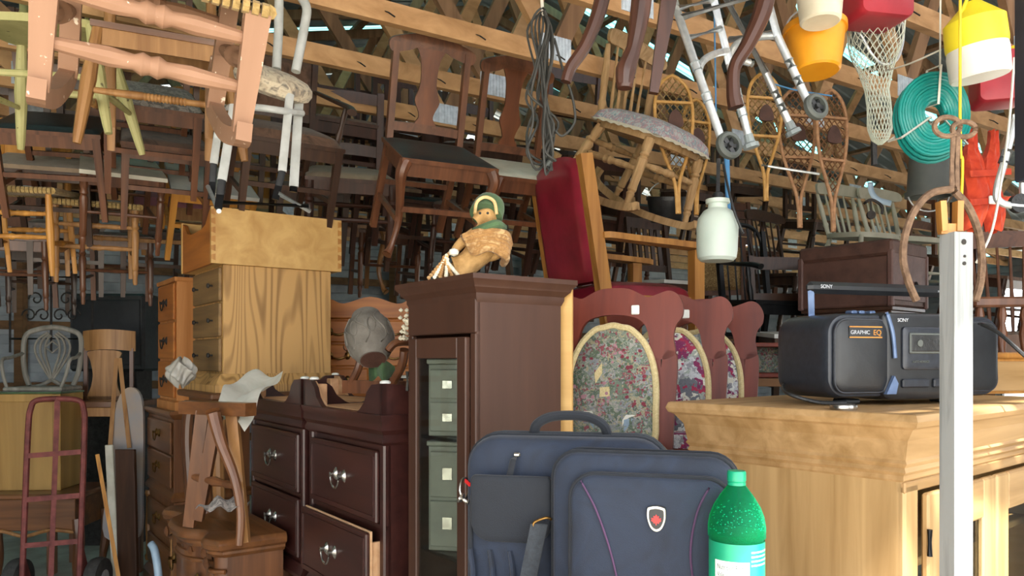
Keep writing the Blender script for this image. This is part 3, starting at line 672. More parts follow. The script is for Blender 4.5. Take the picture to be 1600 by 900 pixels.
# background right
for a, b, d_, lab in ((1345, 366, 5.0, 'pale sage spindle-back chair behind trunk, nearer the snowshoe tails'), (1410, 372, 5.1, 'pale sage spindle-back chair behind trunk, beside the grey tub')):
    chair('spindle_chair', lab, 'sage_paint', 'sage_paint', a, b, d_, 22, 6, 0, sw=.36, sd=.36, back='spindle', nb=4, bh=.30, legs='taper', seat='saddle', splay=.05)
for a, b, d_, y_, bk, wd_, sm_, ar, lab in [
    (1195, 470, 4.6, 20, 'hoop', 'dark_metal', 'dark_metal', 1, 'black hoop-back armchair behind the radio'),
    (1120, 478, 4.9, -15, 'pad', 'brown_chair', 'wicker', 0, 'cane-backed brown chair below the white sprayer jug'),
    (1045, 440, 5.2, 30, 'slats', 'dark_chair', 'white_board', 0, 'dark chair with white seat behind red armchair'),
    (1235, 430, 5.6, 35, 'spindle', 'dark_chair', 'dark_chair', 0, 'dark spindle-back chair among clutter behind the trunk'),
    (1160, 395, 6.2, 10, 'ladder', 'brown_chair', 'beige_fabric', 0, 'brown ladder-back chair far behind the sprayer jug'),
    (1245, 520, 4.3, 5, 'open', 'dark_chair', 'white_board', 0, 'dark chair with white seat just behind the radio'),
    (815, 452, 4.2, 55, 'open', 'dark_chair', 'black_vinyl', 0, 'dark frame chair leaning left of the red armchair'),
    (1580, 520, 3.6, -20, 'spindle', 'brown_chair', 'brown_chair', 0, 'brown turned-spindle chair at right edge behind the post')]:
    chair('armchair' if ar else 'dining_chair', lab, wd_, sm_, a, b, d_, y_, 4, 0, back=bk, nb=5, arms=ar, legs='turn' if bk == 'spindle' else 'sq', bh=.44, cush=.0 if sm_ == wd_ or sm_ == 'white_board' else .03)
chair('dining_chair', 'shield-back grey chair standing on the yellow board at left', 'grey_chair', 'grey_chair', 62, 632, 5.0, 2, -2, 0, sw=.42, back='none', bh=.5, sh=.02, legs='sq', stretch=None, apron=False) if False else None
for i, (a, b, d_, lab) in enumerate([(880, 408, 6.0, 'dark slat-back chair far behind the maroon armchair back'), (962, 400, 6.2, 'brown ladder-back chair far off above the maroon armchair arm'), (1085, 300, 6.4, 'mahogany open-back chair far behind the two ash snowshoes'), (1275, 345, 6.6, 'dark slat-back chair far behind the brown snowshoe tails'), (1475, 400, 6.2, 'brown ladder-back chair seen through the iron hoop'), (1548, 430, 5.6, 'mahogany open-back chair far behind hoop and post, right edge'), (1150, 290, 6.8, 'dark slat-back chair far behind the walker wheel')]):
    chair('dining_chair', lab, ['dark_chair', 'brown_chair', 'mahogany'][i % 3], 'brown_velvet', a, b, d_, 25 + 5*(i % 3), 10, 0, back=['slats', 'ladder', 'open'][i % 3], legs=['sq', 'turn'][i % 2], nb=4)
# ---------------------------------------------------------------- case furniture
def furn(name, label, cat, w, dp, yaw, px, d, z0=0., group=None):
    """root at the base centre; its near corner (right end of the front) stands at column px, depth d"""
    a = R(yaw); c = Vector(((px-800)/F*d, d, 0)); Rm = Matrix.Rotation(a, 3, 'Z')
    return thing(name, label, cat, c - Rm @ Vector((w/2, -dp/2, -z0)), (0, 0, a), group)
def bx(nm, mat, root, x0, x1, y0, y1, z0, z1, bev=.003):
    return MB().box(((x0+x1)/2, (y0+y1)/2, (z0+z1)/2), (x1-x0, y1-y0, z1-z0), None, bev).build(nm, mat, root)
def mould(nm, mat, root, w, dp, prof):
    """moulding swept round a w x dp box: prof = [(overhang, z)]"""
    m = MB(); vs = []; fs = []
    for o_, z in prof:
        for sx, sy in ((-1,-1),(1,-1),(1,1),(-1,1)): vs.append((sx*(w/2+o_), sy*(dp/2+o_), z))
    k = len(prof)
    for i in range(k-1):
        for j in range(4): fs.append((i*4+j, i*4+(j+1)%4, (i+1)*4+(j+1)%4, (i+1)*4+j))
    fs += [(3,2,1,0), tuple((k-1)*4+j for j in range(4))]
    return m.add(vs, fs).build(nm, mat, root, 25)
def ring_pull(root, drawer, x, y, z, mat='silver', s=1., inv=False):
    for sx in (-1, 1):
        MB().lathe([(.001, -.004), (.011*s, -.004), (.013*s, 0), (.009*s, .006), (.004*s, .01), (.004*s, .02), (.006*s, .024), (.001, .026)], 12, Matrix.Translation((x+sx*.032*s, y, z)) @ Matrix.Rotation(PI/2, 4, 'X') @ Matrix.Scale(1.7, 4, (0, 1, 0))).build('backplate', mat, drawer)
    pts = [(x + math.cos(t)*.032*s, y-.021, z - .002 - abs(math.sin(t))*.038*s) for t in [PI*i/12 for i in range(13)]]
    MB().tube(pts, .0032*s, 7).build('bail', mat, drawer)

# dark curio cabinet with glass door -------------------------------------------------
w, dp, H = .385, .30, 1.68
r = furn('curio_cabinet', 'dark espresso curio cabinet with narrow glass door, beside navy bags', 'cabinet', w, dp, -54, 745, 2.1)
E = 'espresso'; t = .018
bx('side_panel', E, r, w/2-t, w/2, -dp/2, dp/2, 0, H-.05); bx('side_panel', E, r, -w/2, -w/2+t, -dp/2, dp/2, 0, H-.05)
bx('back_panel', E, r, -w/2+t, w/2-t, dp/2-.008, dp/2, .05, H-.05); bx('bottom', E, r, -w/2+t, w/2-t, -dp/2, dp/2-.01, .05, .07)
for z in (.45, .85, 1.2): bx('shelf', E if z < .8 else 'pane', r, -w/2+t, w/2-t, -dp/2+.03, dp/2-.01, z, z+.012)
bx('face_frame', E, r, -w/2, w/2, -dp/2-.004, -dp/2+.014, H-.16, H-.05); bx('face_frame', E, r, -w/2, w/2, -dp/2-.004, -dp/2+.014, 0, .1)
bx('face_frame', E, r, w/2-.028, w/2, -dp/2-.004, -dp/2+.014, .1, H-.16); bx('face_frame', E, r, -w/2, -w/2+.028, -dp/2-.004, -dp/2+.014, .1, H-.16)
mould('cornice', E, r, w, dp, [(0, H-.075), (.006, H-.06), (.006, H-.05), (.02, H-.035), (.022, H-.028), (.034, H-.014), (.034, H)])
dl, dr, db, dt = -w/2+.03, w/2-.03, .11, H-.17; fy = -dp/2-.018; st = .046
door = bx('door', E, r, dl, dl+st, fy, fy+.018, db, dt)
bx('door_stile', E, door, dr-st, dr, fy, fy+.018, db, dt); bx('door_rail', E, door, dl+st, dr-st, fy, fy+.018, dt-.06, dt); bx('door_rail', E, door, dl+st, dr-st, fy, fy+.018, db, db+.08)
bx('glass_pane', 'pane', door, dl+st-.005, dr-st+.005, fy+.007, fy+.011, db+.075, dt-.055, 0)
for z in (.3, 1.38):
    MB().tube([(dl-.002, fy-.004, z-.03), (dl-.002, fy-.004, z+.03)], .006, 8).build('hinge', 'silver', door)
# small grey cabinet stored inside: seen through the pane
for lab, zz, hh in (('small grey drawer unit on the top shelf inside the curio cabinet', 1.213, .1), ('larger grey drawer unit on the middle shelf inside curio cabinet', .863, .15)):
    q = thing('drawer_box', lab, 'box', r.matrix_basis @ Vector((-.085, -.06, zz)), (0, 0, r.rotation_euler.z + R(42))); q.scale = (.78, .78, 1)
    bx('body', 'file_grey', q, -.08, .08, -.05, .05, 0, hh*2+.02); bx('top_board', 'file_grey', q, -.085, .085, -.062, .052, hh*2+.02, hh*2+.035)
    for z in (0, hh): d_ = bx('drawer', 'file_grey', q, -.072, .072, -.06, -.05, z+.014, z+hh+.004); bx('label_holder', 'silver', d_, -.02, .02, -.064, -.06, z+hh*.45, z+hh*.7, .001)

# upside-down nightstands ------------------------------------------------------------
def nightstand(label, px, d, w, dp, opened):
    r = furn('nightstand', label, 'nightstand', w, dp, -54, px, d, .58); D = 'cherry_dark'
    mould('top_board', D, r, w, dp, [(.012, 0), (.02, .006), (.02, .02), (.008, .03), (.0, .045), (.0, .055)])
    bx('body', D, r, -w/2, w/2, -dp/2+.012, dp/2, .05, .60)
    bx('corner_post', D, r, w/2-.035, w/2, -dp/2, -dp/2+.03, .05, .60, .006); bx('corner_post', D, r, -w/2, -w/2+.035, -dp/2, -dp/2+.03, .05, .60, .006)
    bx('rail', D, r, -w/2, w/2, -dp/2+.004, -dp/2+.02, .315, .335)
    for i, z in enumerate((.075, .335)):
        dy = -.035 if (opened and i == 0) else 0.
        zz = z - (.0 if not dy else .0); y1 = -dp/2+.006+dy
        dr = bx('drawer', D, r, -w/2+.038, w/2-.038, y1-.016, y1, zz, zz+.235, .005)
        f_ = MB(); x0, x1, z0, z1 = -w/2+.055, w/2-.055, zz+.02, zz+.215
        for p, q in (((x0,z0),(x1,z0)), ((x1,z0),(x1,z1)), ((x1,z1),(x0,z1)), ((x0,z1),(x0,z0))): f_.bar((p[0], y1-.017, p[1]), (q[0], y1-.017, q[1]), .006, .006)
        f_.build('bead', D, dr)
        ring_pull(r, dr, 0, y1-.017, zz+.125, 'silver', 1.1)
        if dy:
            bx('drawer_side', 'raw_wood', dr, w/2-.06, w/2-.048, y1, y1+.3, zz+.02, zz+.2, .001); bx('drawer_side', 'raw_wood', dr, -w/2+.048, -w/2+.06, y1, y1+.3, zz+.02, zz+.2, .001)
            bx('drawer_lip', 'raw_wood', dr, -w/2+.04, w/2-.04, y1, y1+.008, zz+.02, zz+.238, .001)
    mould('base_moulding', D, r, w, dp, [(0, .59), (.012, .60), (.012, .61), (.006, .625), (.016, .64), (.016, .665), (.022, .685), (.022, .69)])
    bx('underside_panel', 'raw_wood', r, -w/2+.02, w/2-.02, -dp/2+.02, dp/2-.02, .672, .692, .001)
    # four ogee bracket feet, pointing up
    for sx in (-1, 1):
        for sy in (-1, 1):
            m = MB(); X, Y = sx*(w/2+.016), sy*(dp/2+.016)
            prof = smooth2([(0, .69), (.19, .69), (.165, .70), (.13, .725), (.11, .76), (.075, .785), (0, .79)], 1)
            m.prism(prof, lambda a, b: (X - sx*a, Y, b), lambda a, b: (X - sx*a, Y - sy*.018, b))
            m.prism(prof, lambda a, b: (X, Y - sy*a, b), lambda a, b: (X - sx*.018, Y - sy*a, b))
            ft = m.build('bracket_foot', D, r)
            MB().box((X - sx*.045, Y - sy*.045, .732), (.05, .05, .08), None, .004).build('corner_block', 'raw_wood', ft)
            MB().prism(smooth2([(.02, .693), (.17, .693), (.14, .71), (.11, .735), (.09, .765), (.06, .783), (.02, .786)], 1), lambda a, b: (X - sx*a, Y - sy*.0185, b), lambda a, b: (X - sx*a, Y - sy*.03, b)).build('foot_backing', 'raw_wood', ft)
            MB().lathe([(.001, 0), (.018, 0), (.018, .006), (.012, .01), (.001, .011)], 14, Matrix.Translation((X - sx*.035, Y - sy*.03, .789))).build('glide', 'white_plastic', ft)
    return r
n1 = nightstand('dark cherry nightstand stored upside down, lower drawer pulled open, next to curio cabinet', 600, 2.45, .64, .42, True)
n2 = nightstand('dark cherry nightstand stored upside down, all drawers shut, behind the open one', 474, 3.02, .66, .42, False)
# low bench carrying both
r = thing('plank_bench', 'low dark bench under the upturned nightstands', 'bench', ((n1.location.x+n2.location.x)/2, (n1.location.y+n2.location.y)/2, 0), (0, 0, R(-54)))
bx('top', 'walnut', r, -.72, .72, -.12, .24, .53, .578)
for x in (-.66, .66):
    for y in (-.08, .2): bx('leg', 'walnut_z', r, x-.03, x+.03, y-.03, y+.03, 0, .53)
# white cloth over the far foot
def cf(a, b):
    c = [W(388, 584, 3.62), W(442, 588, 3.5), W(326, 634, 3.02), W(380, 658, 2.95)]
    p = c[0].lerp(c[1], a).lerp(c[2].lerp(c[3], a), b); p.z += .02*math.sin(a*7+b*3) + .012*math.sin(b*12+a*2) - .03*max(0, b-.75)*4*(.4+a); p.x += .012*math.sin(b*9)
    return p
centred(tag(MB().grid(cf, 18, 18).build('cloth', 'white_cloth', None, 60), 'white rag draped over the corner of the far nightstand', 'cloth'))

# pale oak chest and dovetailed pine gallery -----------------------------------------
w, dp = .54, .56; r = furn('oak_chest', 'pale oak chest of drawers with bold grain, side turned to us', 'chest', w, dp, -54, 345, 3.7, 1.285); H = .62
bx('body', 'oak_pale', r, -w/2, w/2, -dp/2+.012, dp/2, .05, H)
mould('plinth', 'oak_pale', r, w, dp, [(.035, 0), (.035, .035), (.02, .06), (.004, .085), (0, .09)])
for i in range(3):
    z = .1 + i*.172; dr = bx('drawer', 'oak_dark_front', r, -w/2+.02, w/2-.02, -dp/2-.004, -dp/2+.012, z, z+.162, .004)
    for sx in (-.14, .14): MB().lathe([(.004, 0), (.004, .012), (.013, .02), (.01, .028), (.001, .03)], 12, Matrix.Translation((sx, -dp/2-.004, z+.08)) @ Matrix.Rotation(PI/2, 4, 'X')).build('knob', 'iron_black', dr)
g = thing('gallery_box', 'pale pine dovetailed box with scalloped end on the oak chest', 'box', r.matrix_basis @ Vector((-.01, .0, H)), r.rotation_euler)
W2, D2, h = .60, .66, .27
sc = [(-D2/2, 0), (D2/2, 0), (D2/2, h), (D2/2-.05, h), (D2/2-.12, h*.9), (-D2/2+.3, h*.88), (-D2/2+.1, h*.7), (-D2/2+.05, h*.62), (-D2/2, h*.6)]
MB().prism([(-D2/2, 0), (D2/2, 0), (D2/2, h), (-D2/2, h)], lambda a, b: (W2/2, a, b), lambda a, b: (W2/2-.02, a, b)).build('end_board', 'pine_pale', g)
MB().prism([(-D2/2, 0), (D2/2, 0), (D2/2, h), (-D2/2, h)], lambda a, b: (-W2/2, a, b), lambda a, b: (-W2/2+.02, a, b)).build('end_board', 'pine_pale', g)
fr = smooth2([(-W2/2+.02, 0), (W2/2-.02, 0), (W2/2-.02, h)], 1, True)
prof = [(-W2/2+.02, .0), (W2/2-.02, .0), (W2/2-.02, h-.005), (W2/2-.06, h-.02), (W2/2-.12, h-.07), (W2/2-.2, h-.085), (0, h-.085), (-W2/2+.2, h-.085), (-W2/2+.12, h-.07), (-W2/2+.06, h-.02), (-W2/2+.02, h-.005)]
MB().prism(prof, lambda a, b: (a, -D2/2+.004, b), lambda a, b: (a, -D2/2+.022, b)).build('front_board', 'maple_orange', g)
bx('back_board', 'pine_pale', g, -W2/2+.02, W2/2-.02, D2/2-.022, D2/2-.004, 0, h); bx('base_board', 'pine_pale', g, -W2/2+.02, W2/2-.02, -D2/2+.02, D2/2-.02, 0, .018)
for sy in (-1, 1):
    for i in range(6):
        z = .02 + i*.043; MB().prism([(0, z), (.02, z-.006), (.02, z+.026), (0, z+.02)], lambda a, b: (W2/2+.0008, sy*(D2/2-a), b), lambda a, b: (W2/2-.004, sy*(D2/2-a), b)).build('dovetail', 'oak_golden', g)
# table under the oak chest, its legs standing on the commode
tz = 1.285; tb = thing('side_table', 'walnut side table with splayed legs under the oak chest', 'table', (r.location.x, r.location.y, 0), r.rotation_euler)
bx('top', 'walnut', tb, -.36, .33, -.34, .33, tz-.035, tz-.001, .008)
bx('apron', 'walnut', tb, -.31, .28, -.29, .27, tz-.10, tz-.035)
for sx, sy, k in ((-.3, -.28, 0), (.27, -.28, 1), (.27, .26, 2), (-.3, .26, 3)):
    pts = smooth_pts([(sx*1.0, sy*1.12, 0), (sx, sy*1.05, .15), (sx*.95, sy*.98, .45), (sx*1.04, sy*1.06, 1.0), (sx, sy, 1.22)], 5)
    MB().tube(pts, [.02 - .006*math.sin(PI*min(1, i/12)) + .014*i/(len(pts)-1) for i in range(len(pts))], 10).build('leg', 'fruitwood' if k == 1 else 'walnut_z', tb)
# wooden chair frame leaning on the commode (legs seen in front of the table)
q = thing('trestle', 'loose wooden trestle legs standing on the carved commode', 'trestle', W(345, 830, 2.95))
def rel(px, py, d): return W(px, py, d) - q.location
for a, b, w_, mt in (((318, 642, 3.0), (296, 822, 3.05), .05, 'walnut_z'), ((338, 650, 2.95), (310, 812, 3.0), .045, 'walnut_z')): MB().bar(rel(*a), rel(*b), w_, .03, w_*.85, .028).build('leg', mt, q)
MB().tube(smooth_pts([rel(332, 640, 2.9), rel(345, 690, 2.88), rel(366, 745, 2.86), rel(376, 800, 2.85), rel(374, 852, 2.84)], 5), [.026, .026, .025, .024, .023, .022, .021, .02, .02, .019, .018, .018, .017, .017, .016, .016, .016, .016, .015, .015, .014], 10).build('leg', 'walnut_z', q)
MB().bar(rel(362, 640, 2.98), rel(384, 848, 2.88), .045, .028, .03, .024).build('leg', 'fruitwood', q)
MB().bar(rel(288, 636, 3.05), rel(392, 640, 2.92), .06, .05).build('cap_rail', 'walnut', q)
MB().turned(rel(303, 745, 3.02), rel(370, 760, 2.88), [(0, .012), (.2, .018), (.3, .012), (.5, .02), (.7, .012), (.8, .018), (1, .012)]).build('stretcher', 'walnut_z', q)
MB().turned(rel(326, 690, 3.0), rel(322, 800, 3.03), [(0, .016), (.15, .022), (.2, .014), (.3, .026), (.4, .014), (.7, .02), (.8, .024), (.9, .012), (1, .02)]).build('turned_post', 'walnut_z', q)

# carved serpentine commode ----------------------------------------------------------
w, dp = .80, .27; r = furn('commode', 'walnut commode with serpentine carved edge, lower left', 'commode', w, dp, -54, 335, 2.92, 0); H = .76
def serp(o_):
    f = [(-w/2-o_, -dp/2+.04-o_), (-w/2+.06, -dp/2+.0-o_), (-w/2+.18, -dp/2+.045-o_), (-.12, -dp/2-.02-o_), (0, -dp/2-.035-o_), (.12, -dp/2-.02-o_), (w/2-.18, -dp/2+.045-o_), (w/2-.06, -dp/2-o_), (w/2+o_, -dp/2+.04-o_)]
    return smooth2(f, 5, False) + [(w/2+o_, dp/2), (-w/2-o_, dp/2)]
m = MB(); lv = [(0, H-.075), (.014, H-.06), (.014, H-.05), (.03, H-.038), (.034, H-.02), (.026, H-.004), (.02, H)]
outs = [serp(o_) for o_, z in lv]; n = len(outs[0]); vs = [(a, b, z) for (o_, z), ot in zip(lv, outs) for a, b in ot]
m.add(vs, [(i*n+j, i*n+(j+1)%n, (i+1)*n+(j+1)%n, (i+1)*n+j) for i in range(len(lv)-1) for j in range(n)] + [tuple(range(n))[::-1], tuple((len(lv)-1)*n+j for j in range(n))]); m.build('top', 'walnut', r)
MB().prism(serp(-.012), lambda a, b: (a, b, .1), lambda a, b: (a, b, H-.07)).build('body', 'walnut_z', r)
sp = serp(.0)[:-2]; MB().tube([(a, b, H-.13) for a, b in sp], .009, 8).build('edge_bead', 'walnut', r)
for z in (.16, .44):
    dr = MB().prism([(a*.86, b) for a, b in sp] + [(a*.86, b+.02) for a, b in sp[::-1]], lambda a, b: (a, b-.002, z), lambda a, b: (a, b-.002, z+.22)).build('drawer', 'walnut', r)
    for x in (-.2, .2): ring_pull(r, dr, x, -dp/2-.005, z+.12, 'brass', 1.1)
for i in range(9):
    x = -.34 + i*.085; MB().lathe([(.001, -.006), (.02, -.004), (.024, 0), (.014, .008), (.001, .012)], 10, Matrix.Translation((x, -dp/2+.0 + (.02 if abs(abs(x)-.22) < .1 else -.015), H-.1)) @ Matrix.Rotation(PI/2, 4, 'X') @ Matrix.Scale(1.5, 4, (1, 0, 0))).build('carving', 'walnut_z', r)
for sx in (-1, 1):
    for sy in (-1, 1): MB().tube(smooth_pts([(sx*(w/2-.0), sy*dp/2*.95, 0), (sx*(w/2-.05), sy*dp/2*.85, .06), (sx*(w/2-.03), sy*dp/2*.9, .14)], 4), [.022, .018, .016, .016, .018, .022, .026, .03, .03], 9).build('leg', 'walnut_z', r)
# rag and box on commode
def rag(a, b): return W(350, 790, 2.9) + Vector(((a-.5)*.16, (b-.5)*.14, .03*math.sin(a*PI)*math.sin(b*PI) + .012*math.sin(a*14+b*6)))
centred(tag(MB().grid(rag, 12, 12).build('rag', 'grey_brocade', None, 60), 'crumpled grey rag on the commode behind trestle legs', 'cloth'))
# light blue metal handle in front of the carved chest
bl = MB().tube(smooth_pts([W(236, 850, 3.3), W(242, 862, 3.28), W(248, 905, 3.26), W(252, 1000, 3.26), W(252, 1100, 3.27)], 5), .016, 12).build('pipe_handle', 'bluegrey_paint'); centred(tag(bl, 'pale blue metal handle rising in front of the carved chest', 'handle'))

# stack: carved brown chest with orange pine chest on it -----------------------------
w, dp = .72, .44; r = furn('carved_chest', 'dark brown carved chest of drawers under the orange pine chest', 'chest', w, dp, -54, 272, 4.5, 0); H = 1.14
bx('body', 'walnut_z', r, -w/2, w/2, -dp/2, dp/2, .05, H-.03); mould('top_board', 'walnut', r, w, dp, [(0, H-.05), (.015, H-.04), (.03, H-.02), (.03, H)])
mould('plinth', 'walnut', r, w, dp, [(.03, 0), (.03, .07), (.012, .1), (0, .11)])
mould('waist_moulding', 'walnut', r, w, dp, [(0, .60), (.02, .61), (.02, .63), (.008, .65), (0, .66)])
for i, z in enumerate((.13, .36, .68, .88)):
    dr = bx('drawer', 'walnut', r, -w/2+.03, w/2-.03, -dp/2-.016, -dp/2, z, z+.19, .008); ring_pull(r, dr, 0, -dp/2-.017, z+.11, 'brass', 1.2)
for x in (-w/2, w/2-.0): MB().turned((x, -dp/2, .12), (x, -dp/2, .58), [(0, .02), (.06, .026), (.1, .016), (.5, .022), (.9, .016), (.95, .026), (1, .02)]).build('corner_column', 'fruitwood', r)
z0 = H; c2 = thing('pine_chest', 'orange pine chest of three drawers stacked on the carved chest', 'chest', r.matrix_basis @ Vector((.11, .0, H)), r.rotation_euler); w, dp, H = .46, .40, .79
bx('body', 'pine_orange', c2, -w/2, w/2, -dp/2, dp/2, 0, H-.02); mould('top_board', 'pine_orange', c2, w, dp, [(.012, H-.025), (.016, H-.02), (.016, H)]); mould('plinth', 'pine_orange', c2, w, dp, [(.015, 0), (.015, .05), (0, .06)])
for i in range(3):
    z = .075 + i*.232; dr = bx('drawer', 'maple_orange', c2, -w/2+.02, w/2-.02, -dp/2-.016, -dp/2, z, z+.22, .006); ring_pull(c2, dr, 0, -dp/2-.017, z+.11, 'iron_black', 1.2)
# plastic bag
def bagf(a, b):
    th = 2*PI*a; s_ = math.sin(PI*min(.98, b*.94+.03))**.7*(1+.16*math.sin(5*th+b*9)+.1*math.sin(9*th-b*13)); return W(283, 582, 3.62) + Vector((math.cos(th)*.062*s_, math.sin(th)*.05*s_, (b-.5)*.13 + .012*math.sin(3*th+b*8)))
centred(tag(MB().grid(bagf, 48, 30).build('plastic_bag', 'film_plastic', None, 60), 'crumpled translucent plastic bag between pine chest and oak chest', 'bag'))

# left back corner -------------------------------------------------------------------
# table behind the hand truck
t_ = thing('hall_table', 'dark brown table with curved apron behind the red hand truck', 'table', W(65, 560, 4.95).xy.to_3d(), (0, 0, R(4)))
bx('top', 'walnut', t_, -.42, .36, -.24, .24, .58, .615, .01); bx('apron', 'walnut', t_, -.36, .30, -.19, .19, .38, .58)
MB().tube(smooth_pts([(-.36, -.2, .37), (-.15, -.2, .385), (0, -.2, .35), (.15, -.2, .385), (.30, -.2, .37)], 5), .012, 8).build('apron_bead', 'fruitwood', t_)
for sx in (-.37, .31):
    for sy in (-.18, .18): MB().tube(smooth_pts([(sx, sy, 0), (sx*.97, sy, .12), (sx*1.04, sy*1.05, .3), (sx, sy, .45)], 5), [.016, .016, .017, .018, .02, .022, .025, .028, .03, .032, .033, .033, .033, .033, .033, .033], 9).build('leg', 'walnut_z', t_)
y_ = thing('wardrobe_back', 'yellow plywood cabinet standing on the table behind hand truck', 'cabinet', t_.matrix_basis @ Vector((-.03, .06, .615)), t_.rotation_euler)
bx('carcass', 'yellow_board', y_, -.24, .19, -.15, .15, 0, .61); bx('stile', 'yellow_board', y_, -.25, -.20, -.165, -.15, 0, .61); bx('stile', 'yellow_board', y_, .15, .2, -.165, -.15, 0, .61); bx('rail', 'yellow_board', y_, -.2, .15, -.165, -.15, .56, .61)
bx('top_cloth', 'green_felt', y_, -.25, .2, -.16, .15, .611, .622)
# shield-back chair on top: only its back part shows
s_ = thing('shield_back_chair', 'grey shield-back chair with interlaced splat standing on yellow cabinet', 'chair', y_.matrix_basis @ Vector((-.02, .02, .622)), (0, 0, R(6))); s_.scale = (.9, .9, 1)
bx('seat', 'grey_chair', s_, -.2, .2, -.12, .22, .0, .03, .01)
for sx in (-1, 1):
    MB().tube(smooth_pts([(sx*.15, .16, .02), (sx*.19, .17, .12), (sx*.205, .18, .26), (sx*.19, .19, .37), (sx*.10, .19, .41), (0, .19, .425)], 6), .018, 9).build('shield_frame', 'grey_chair', s_)
    MB().tube(smooth_pts([(sx*.15, .16, .02), (sx*.08, .17, .03), (0, .17, .07)], 5), .014, 8).build('shield_frame', 'grey_chair', s_)
    for k in range(3):
        e = .03 + .035*k; MB().tube(smooth_pts([(0, .172, .06), (sx*e*.5, .175, .13), (sx*(e+.02), .18, .25), (sx*(e+.012), .185, .33), (sx*e*.35, .187, .37+.01*k)], 5), .0085, 7).build('splat_bar', 'grey_chair', s_)
    MB().tube(smooth_pts([(sx*.2, .18, .25), (sx*.225, .05, .22), (sx*.23, -.06, .2), (sx*.21, -.08, .1), (sx*.18, -.09, .02)], 5), .012, 8).build('arm', 'grey_chair', s_)
MB().tube([(-.05, .18, .29), (0, .182, .33), (.05, .18, .29), (0, .178, .25)], .007, 7, True).build('splat_diamond', 'grey_chair', s_)
# upended plank chair with broad crest
k_ = thing('plank_shelf', 'low shelf against the dark wall carrying the upended chair', 'shelf', W(165, 560, 5.35).xy.to_3d(), (0, 0, R(5)))
bx('board', 'walnut', k_, -.3, .3, -.2, .2, 1.12, 1.16); bx('rail', 'tan_chair', k_, -.3, .3, -.21, -.19, 1.06, 1.12)
for x in (-.28, .28): bx('leg', 'walnut_z', k_, x-.025, x+.025, -.18, -.13, 0, 1.12); bx('leg', 'walnut_z', k_, x-.025, x+.025, .13, .18, 0, 1.12)
c_ = thing('plank_back_chair', 'tan chair with broad curved crest and fiddle splat beside pine chest', 'chair', k_.matrix_basis @ Vector((.02, -.02, 1.16)), (0, 0, R(8)))
MB().grid(lambda a, b: ((a-.5)*.34, .05*(2*a-1)**2 - .02, .34+.14*b + .012*math.sin(PI*a)), 14, 4).build('crest_front', 'tan_chair', c_, recalc=False)
ot = smooth2([(-.10, 0), (.10, 0), (.085, .1), (.075, .18), (.09, .27), (.1, .34), (-.1, .34), (-.09, .27), (-.075, .18), (-.085, .1)], 4); MB().prism(ot, lambda a, b: (a-.02, .0, b), lambda a, b: (a-.02, .016, b)).build('splat', 'tan_chair', c_)
MB().grid(lambda a, b: ((a-.5)*.34, .05*(2*a-1)**2, .34+.14*b + .012*math.sin(PI*a)), 14, 4).build('crest_rail', 'tan_chair', c_, recalc=False)
for sx in (-.15, .15): MB().bar((sx, .03, 0), (sx, .03, .36), .025, .02).build('post', 'brown_chair', c_)
bx('seat', 'brown_chair', c_, -.18, .18, 0, .16, .0, .03)
# pale ironing-board shaped plank, rake poles
o = MB().prism(smooth2([(-.11, 0), (.11, 0), (.115, .3), (.10, .7), (.07, .9), (.0, .96), (-.07, .9), (-.10, .7), (-.115, .3)], 4), lambda a, b: (a, b*.12, b), lambda a, b: (a, b*.12+.025, b)).build('ironing_board', 'sheet_pale'); o.location = (W(196, 610, 5.0).x, 4.95, .30); tag(o, 'pale tapered ironing board leaning between cabinets', 'board')
o = MB().box((0, 0, .75), (.05, .02, .9), None, .004).build('foam_strip', 'cream_vinyl'); o.location = (W(186, 700, 4.9).x, 4.9, -.3); o.rotation_euler = (0, R(-3), 0); tag(o, 'cream foam strip standing beside the ironing board', 'foam')
for i, (a, b, mt, rr, lab) in enumerate([(((152, 710, 4.7), (186, 905, 4.6)), 0, 'honey_chair', .012, 'slim wooden broom handle leaning right of hand truck'), (((182, 560, 5.1), (172, 700, 5.0)), 0, 'tan_chair', .014, 'tan wooden pole leaning behind the ironing board'), (((187, 560, 5.1), (202, 700, 5.0)), 0, 'tan_chair', .014, 'tan wooden pole crossing behind top of ironing board')]):
    p, q = a; m = MB().tube([W(*p), W(*q)], rr, 8).build('wooden_pole', mt); centred(tag(m, lab, 'pole'))
o = MB().box((0, 0, .44), (.13, .03, .88), None, .004).build('dark_board', 'dark_chair'); o.location = (W(201, 700, 4.85).x, 4.85, 0); o.rotation_euler = (R(2), 0, R(-8)); tag(o, 'dark brown board standing in front of the ironing board', 'board')
# wrought iron panel on the wall
q = thing('iron_scroll_panel', 'black wrought iron scroll panel in the shadows above grey chair', 'ironwork', W(80, 540, 5.6))
for sx in (-1, 1):
    for k in range(3):
        pts = [(sx*(.06+.05*k + math.cos(t)*(.055 - .006*t)), 0, .22 + .12*(k % 2) + math.sin(t)*(.055-.006*t)) for t in [i*.5 for i in range(15)]]; MB().tube(pts, .006, 6).build('scroll', 'iron_black', q)
for z in (.05, .5): MB().tube([(-.3, 0, z), (.3, 0, z)], .009, 6).build('bar', 'iron_black', q)
for x in (-.3, 0, .3): MB().tube([(x, 0, -.05), (x, 0, .6)], .009, 6).build('bar', 'iron_black', q)
# black television-like box
q = thing('black_box', 'large black box standing behind the broad-crested chair', 'box', W(175, 560, 6.0).xy.to_3d()); bx('body', 'black_vinyl', q, -.28, .30, -.1, .3, 1.35, 1.95, .02); bx('stand', 'iron_black', q, -.2, .22, -.05, .2, 0, 1.36)
bx('front_panel', 'radio_black', q, -.25, .27, -.11, -.1, 1.4, 1.9, .004)
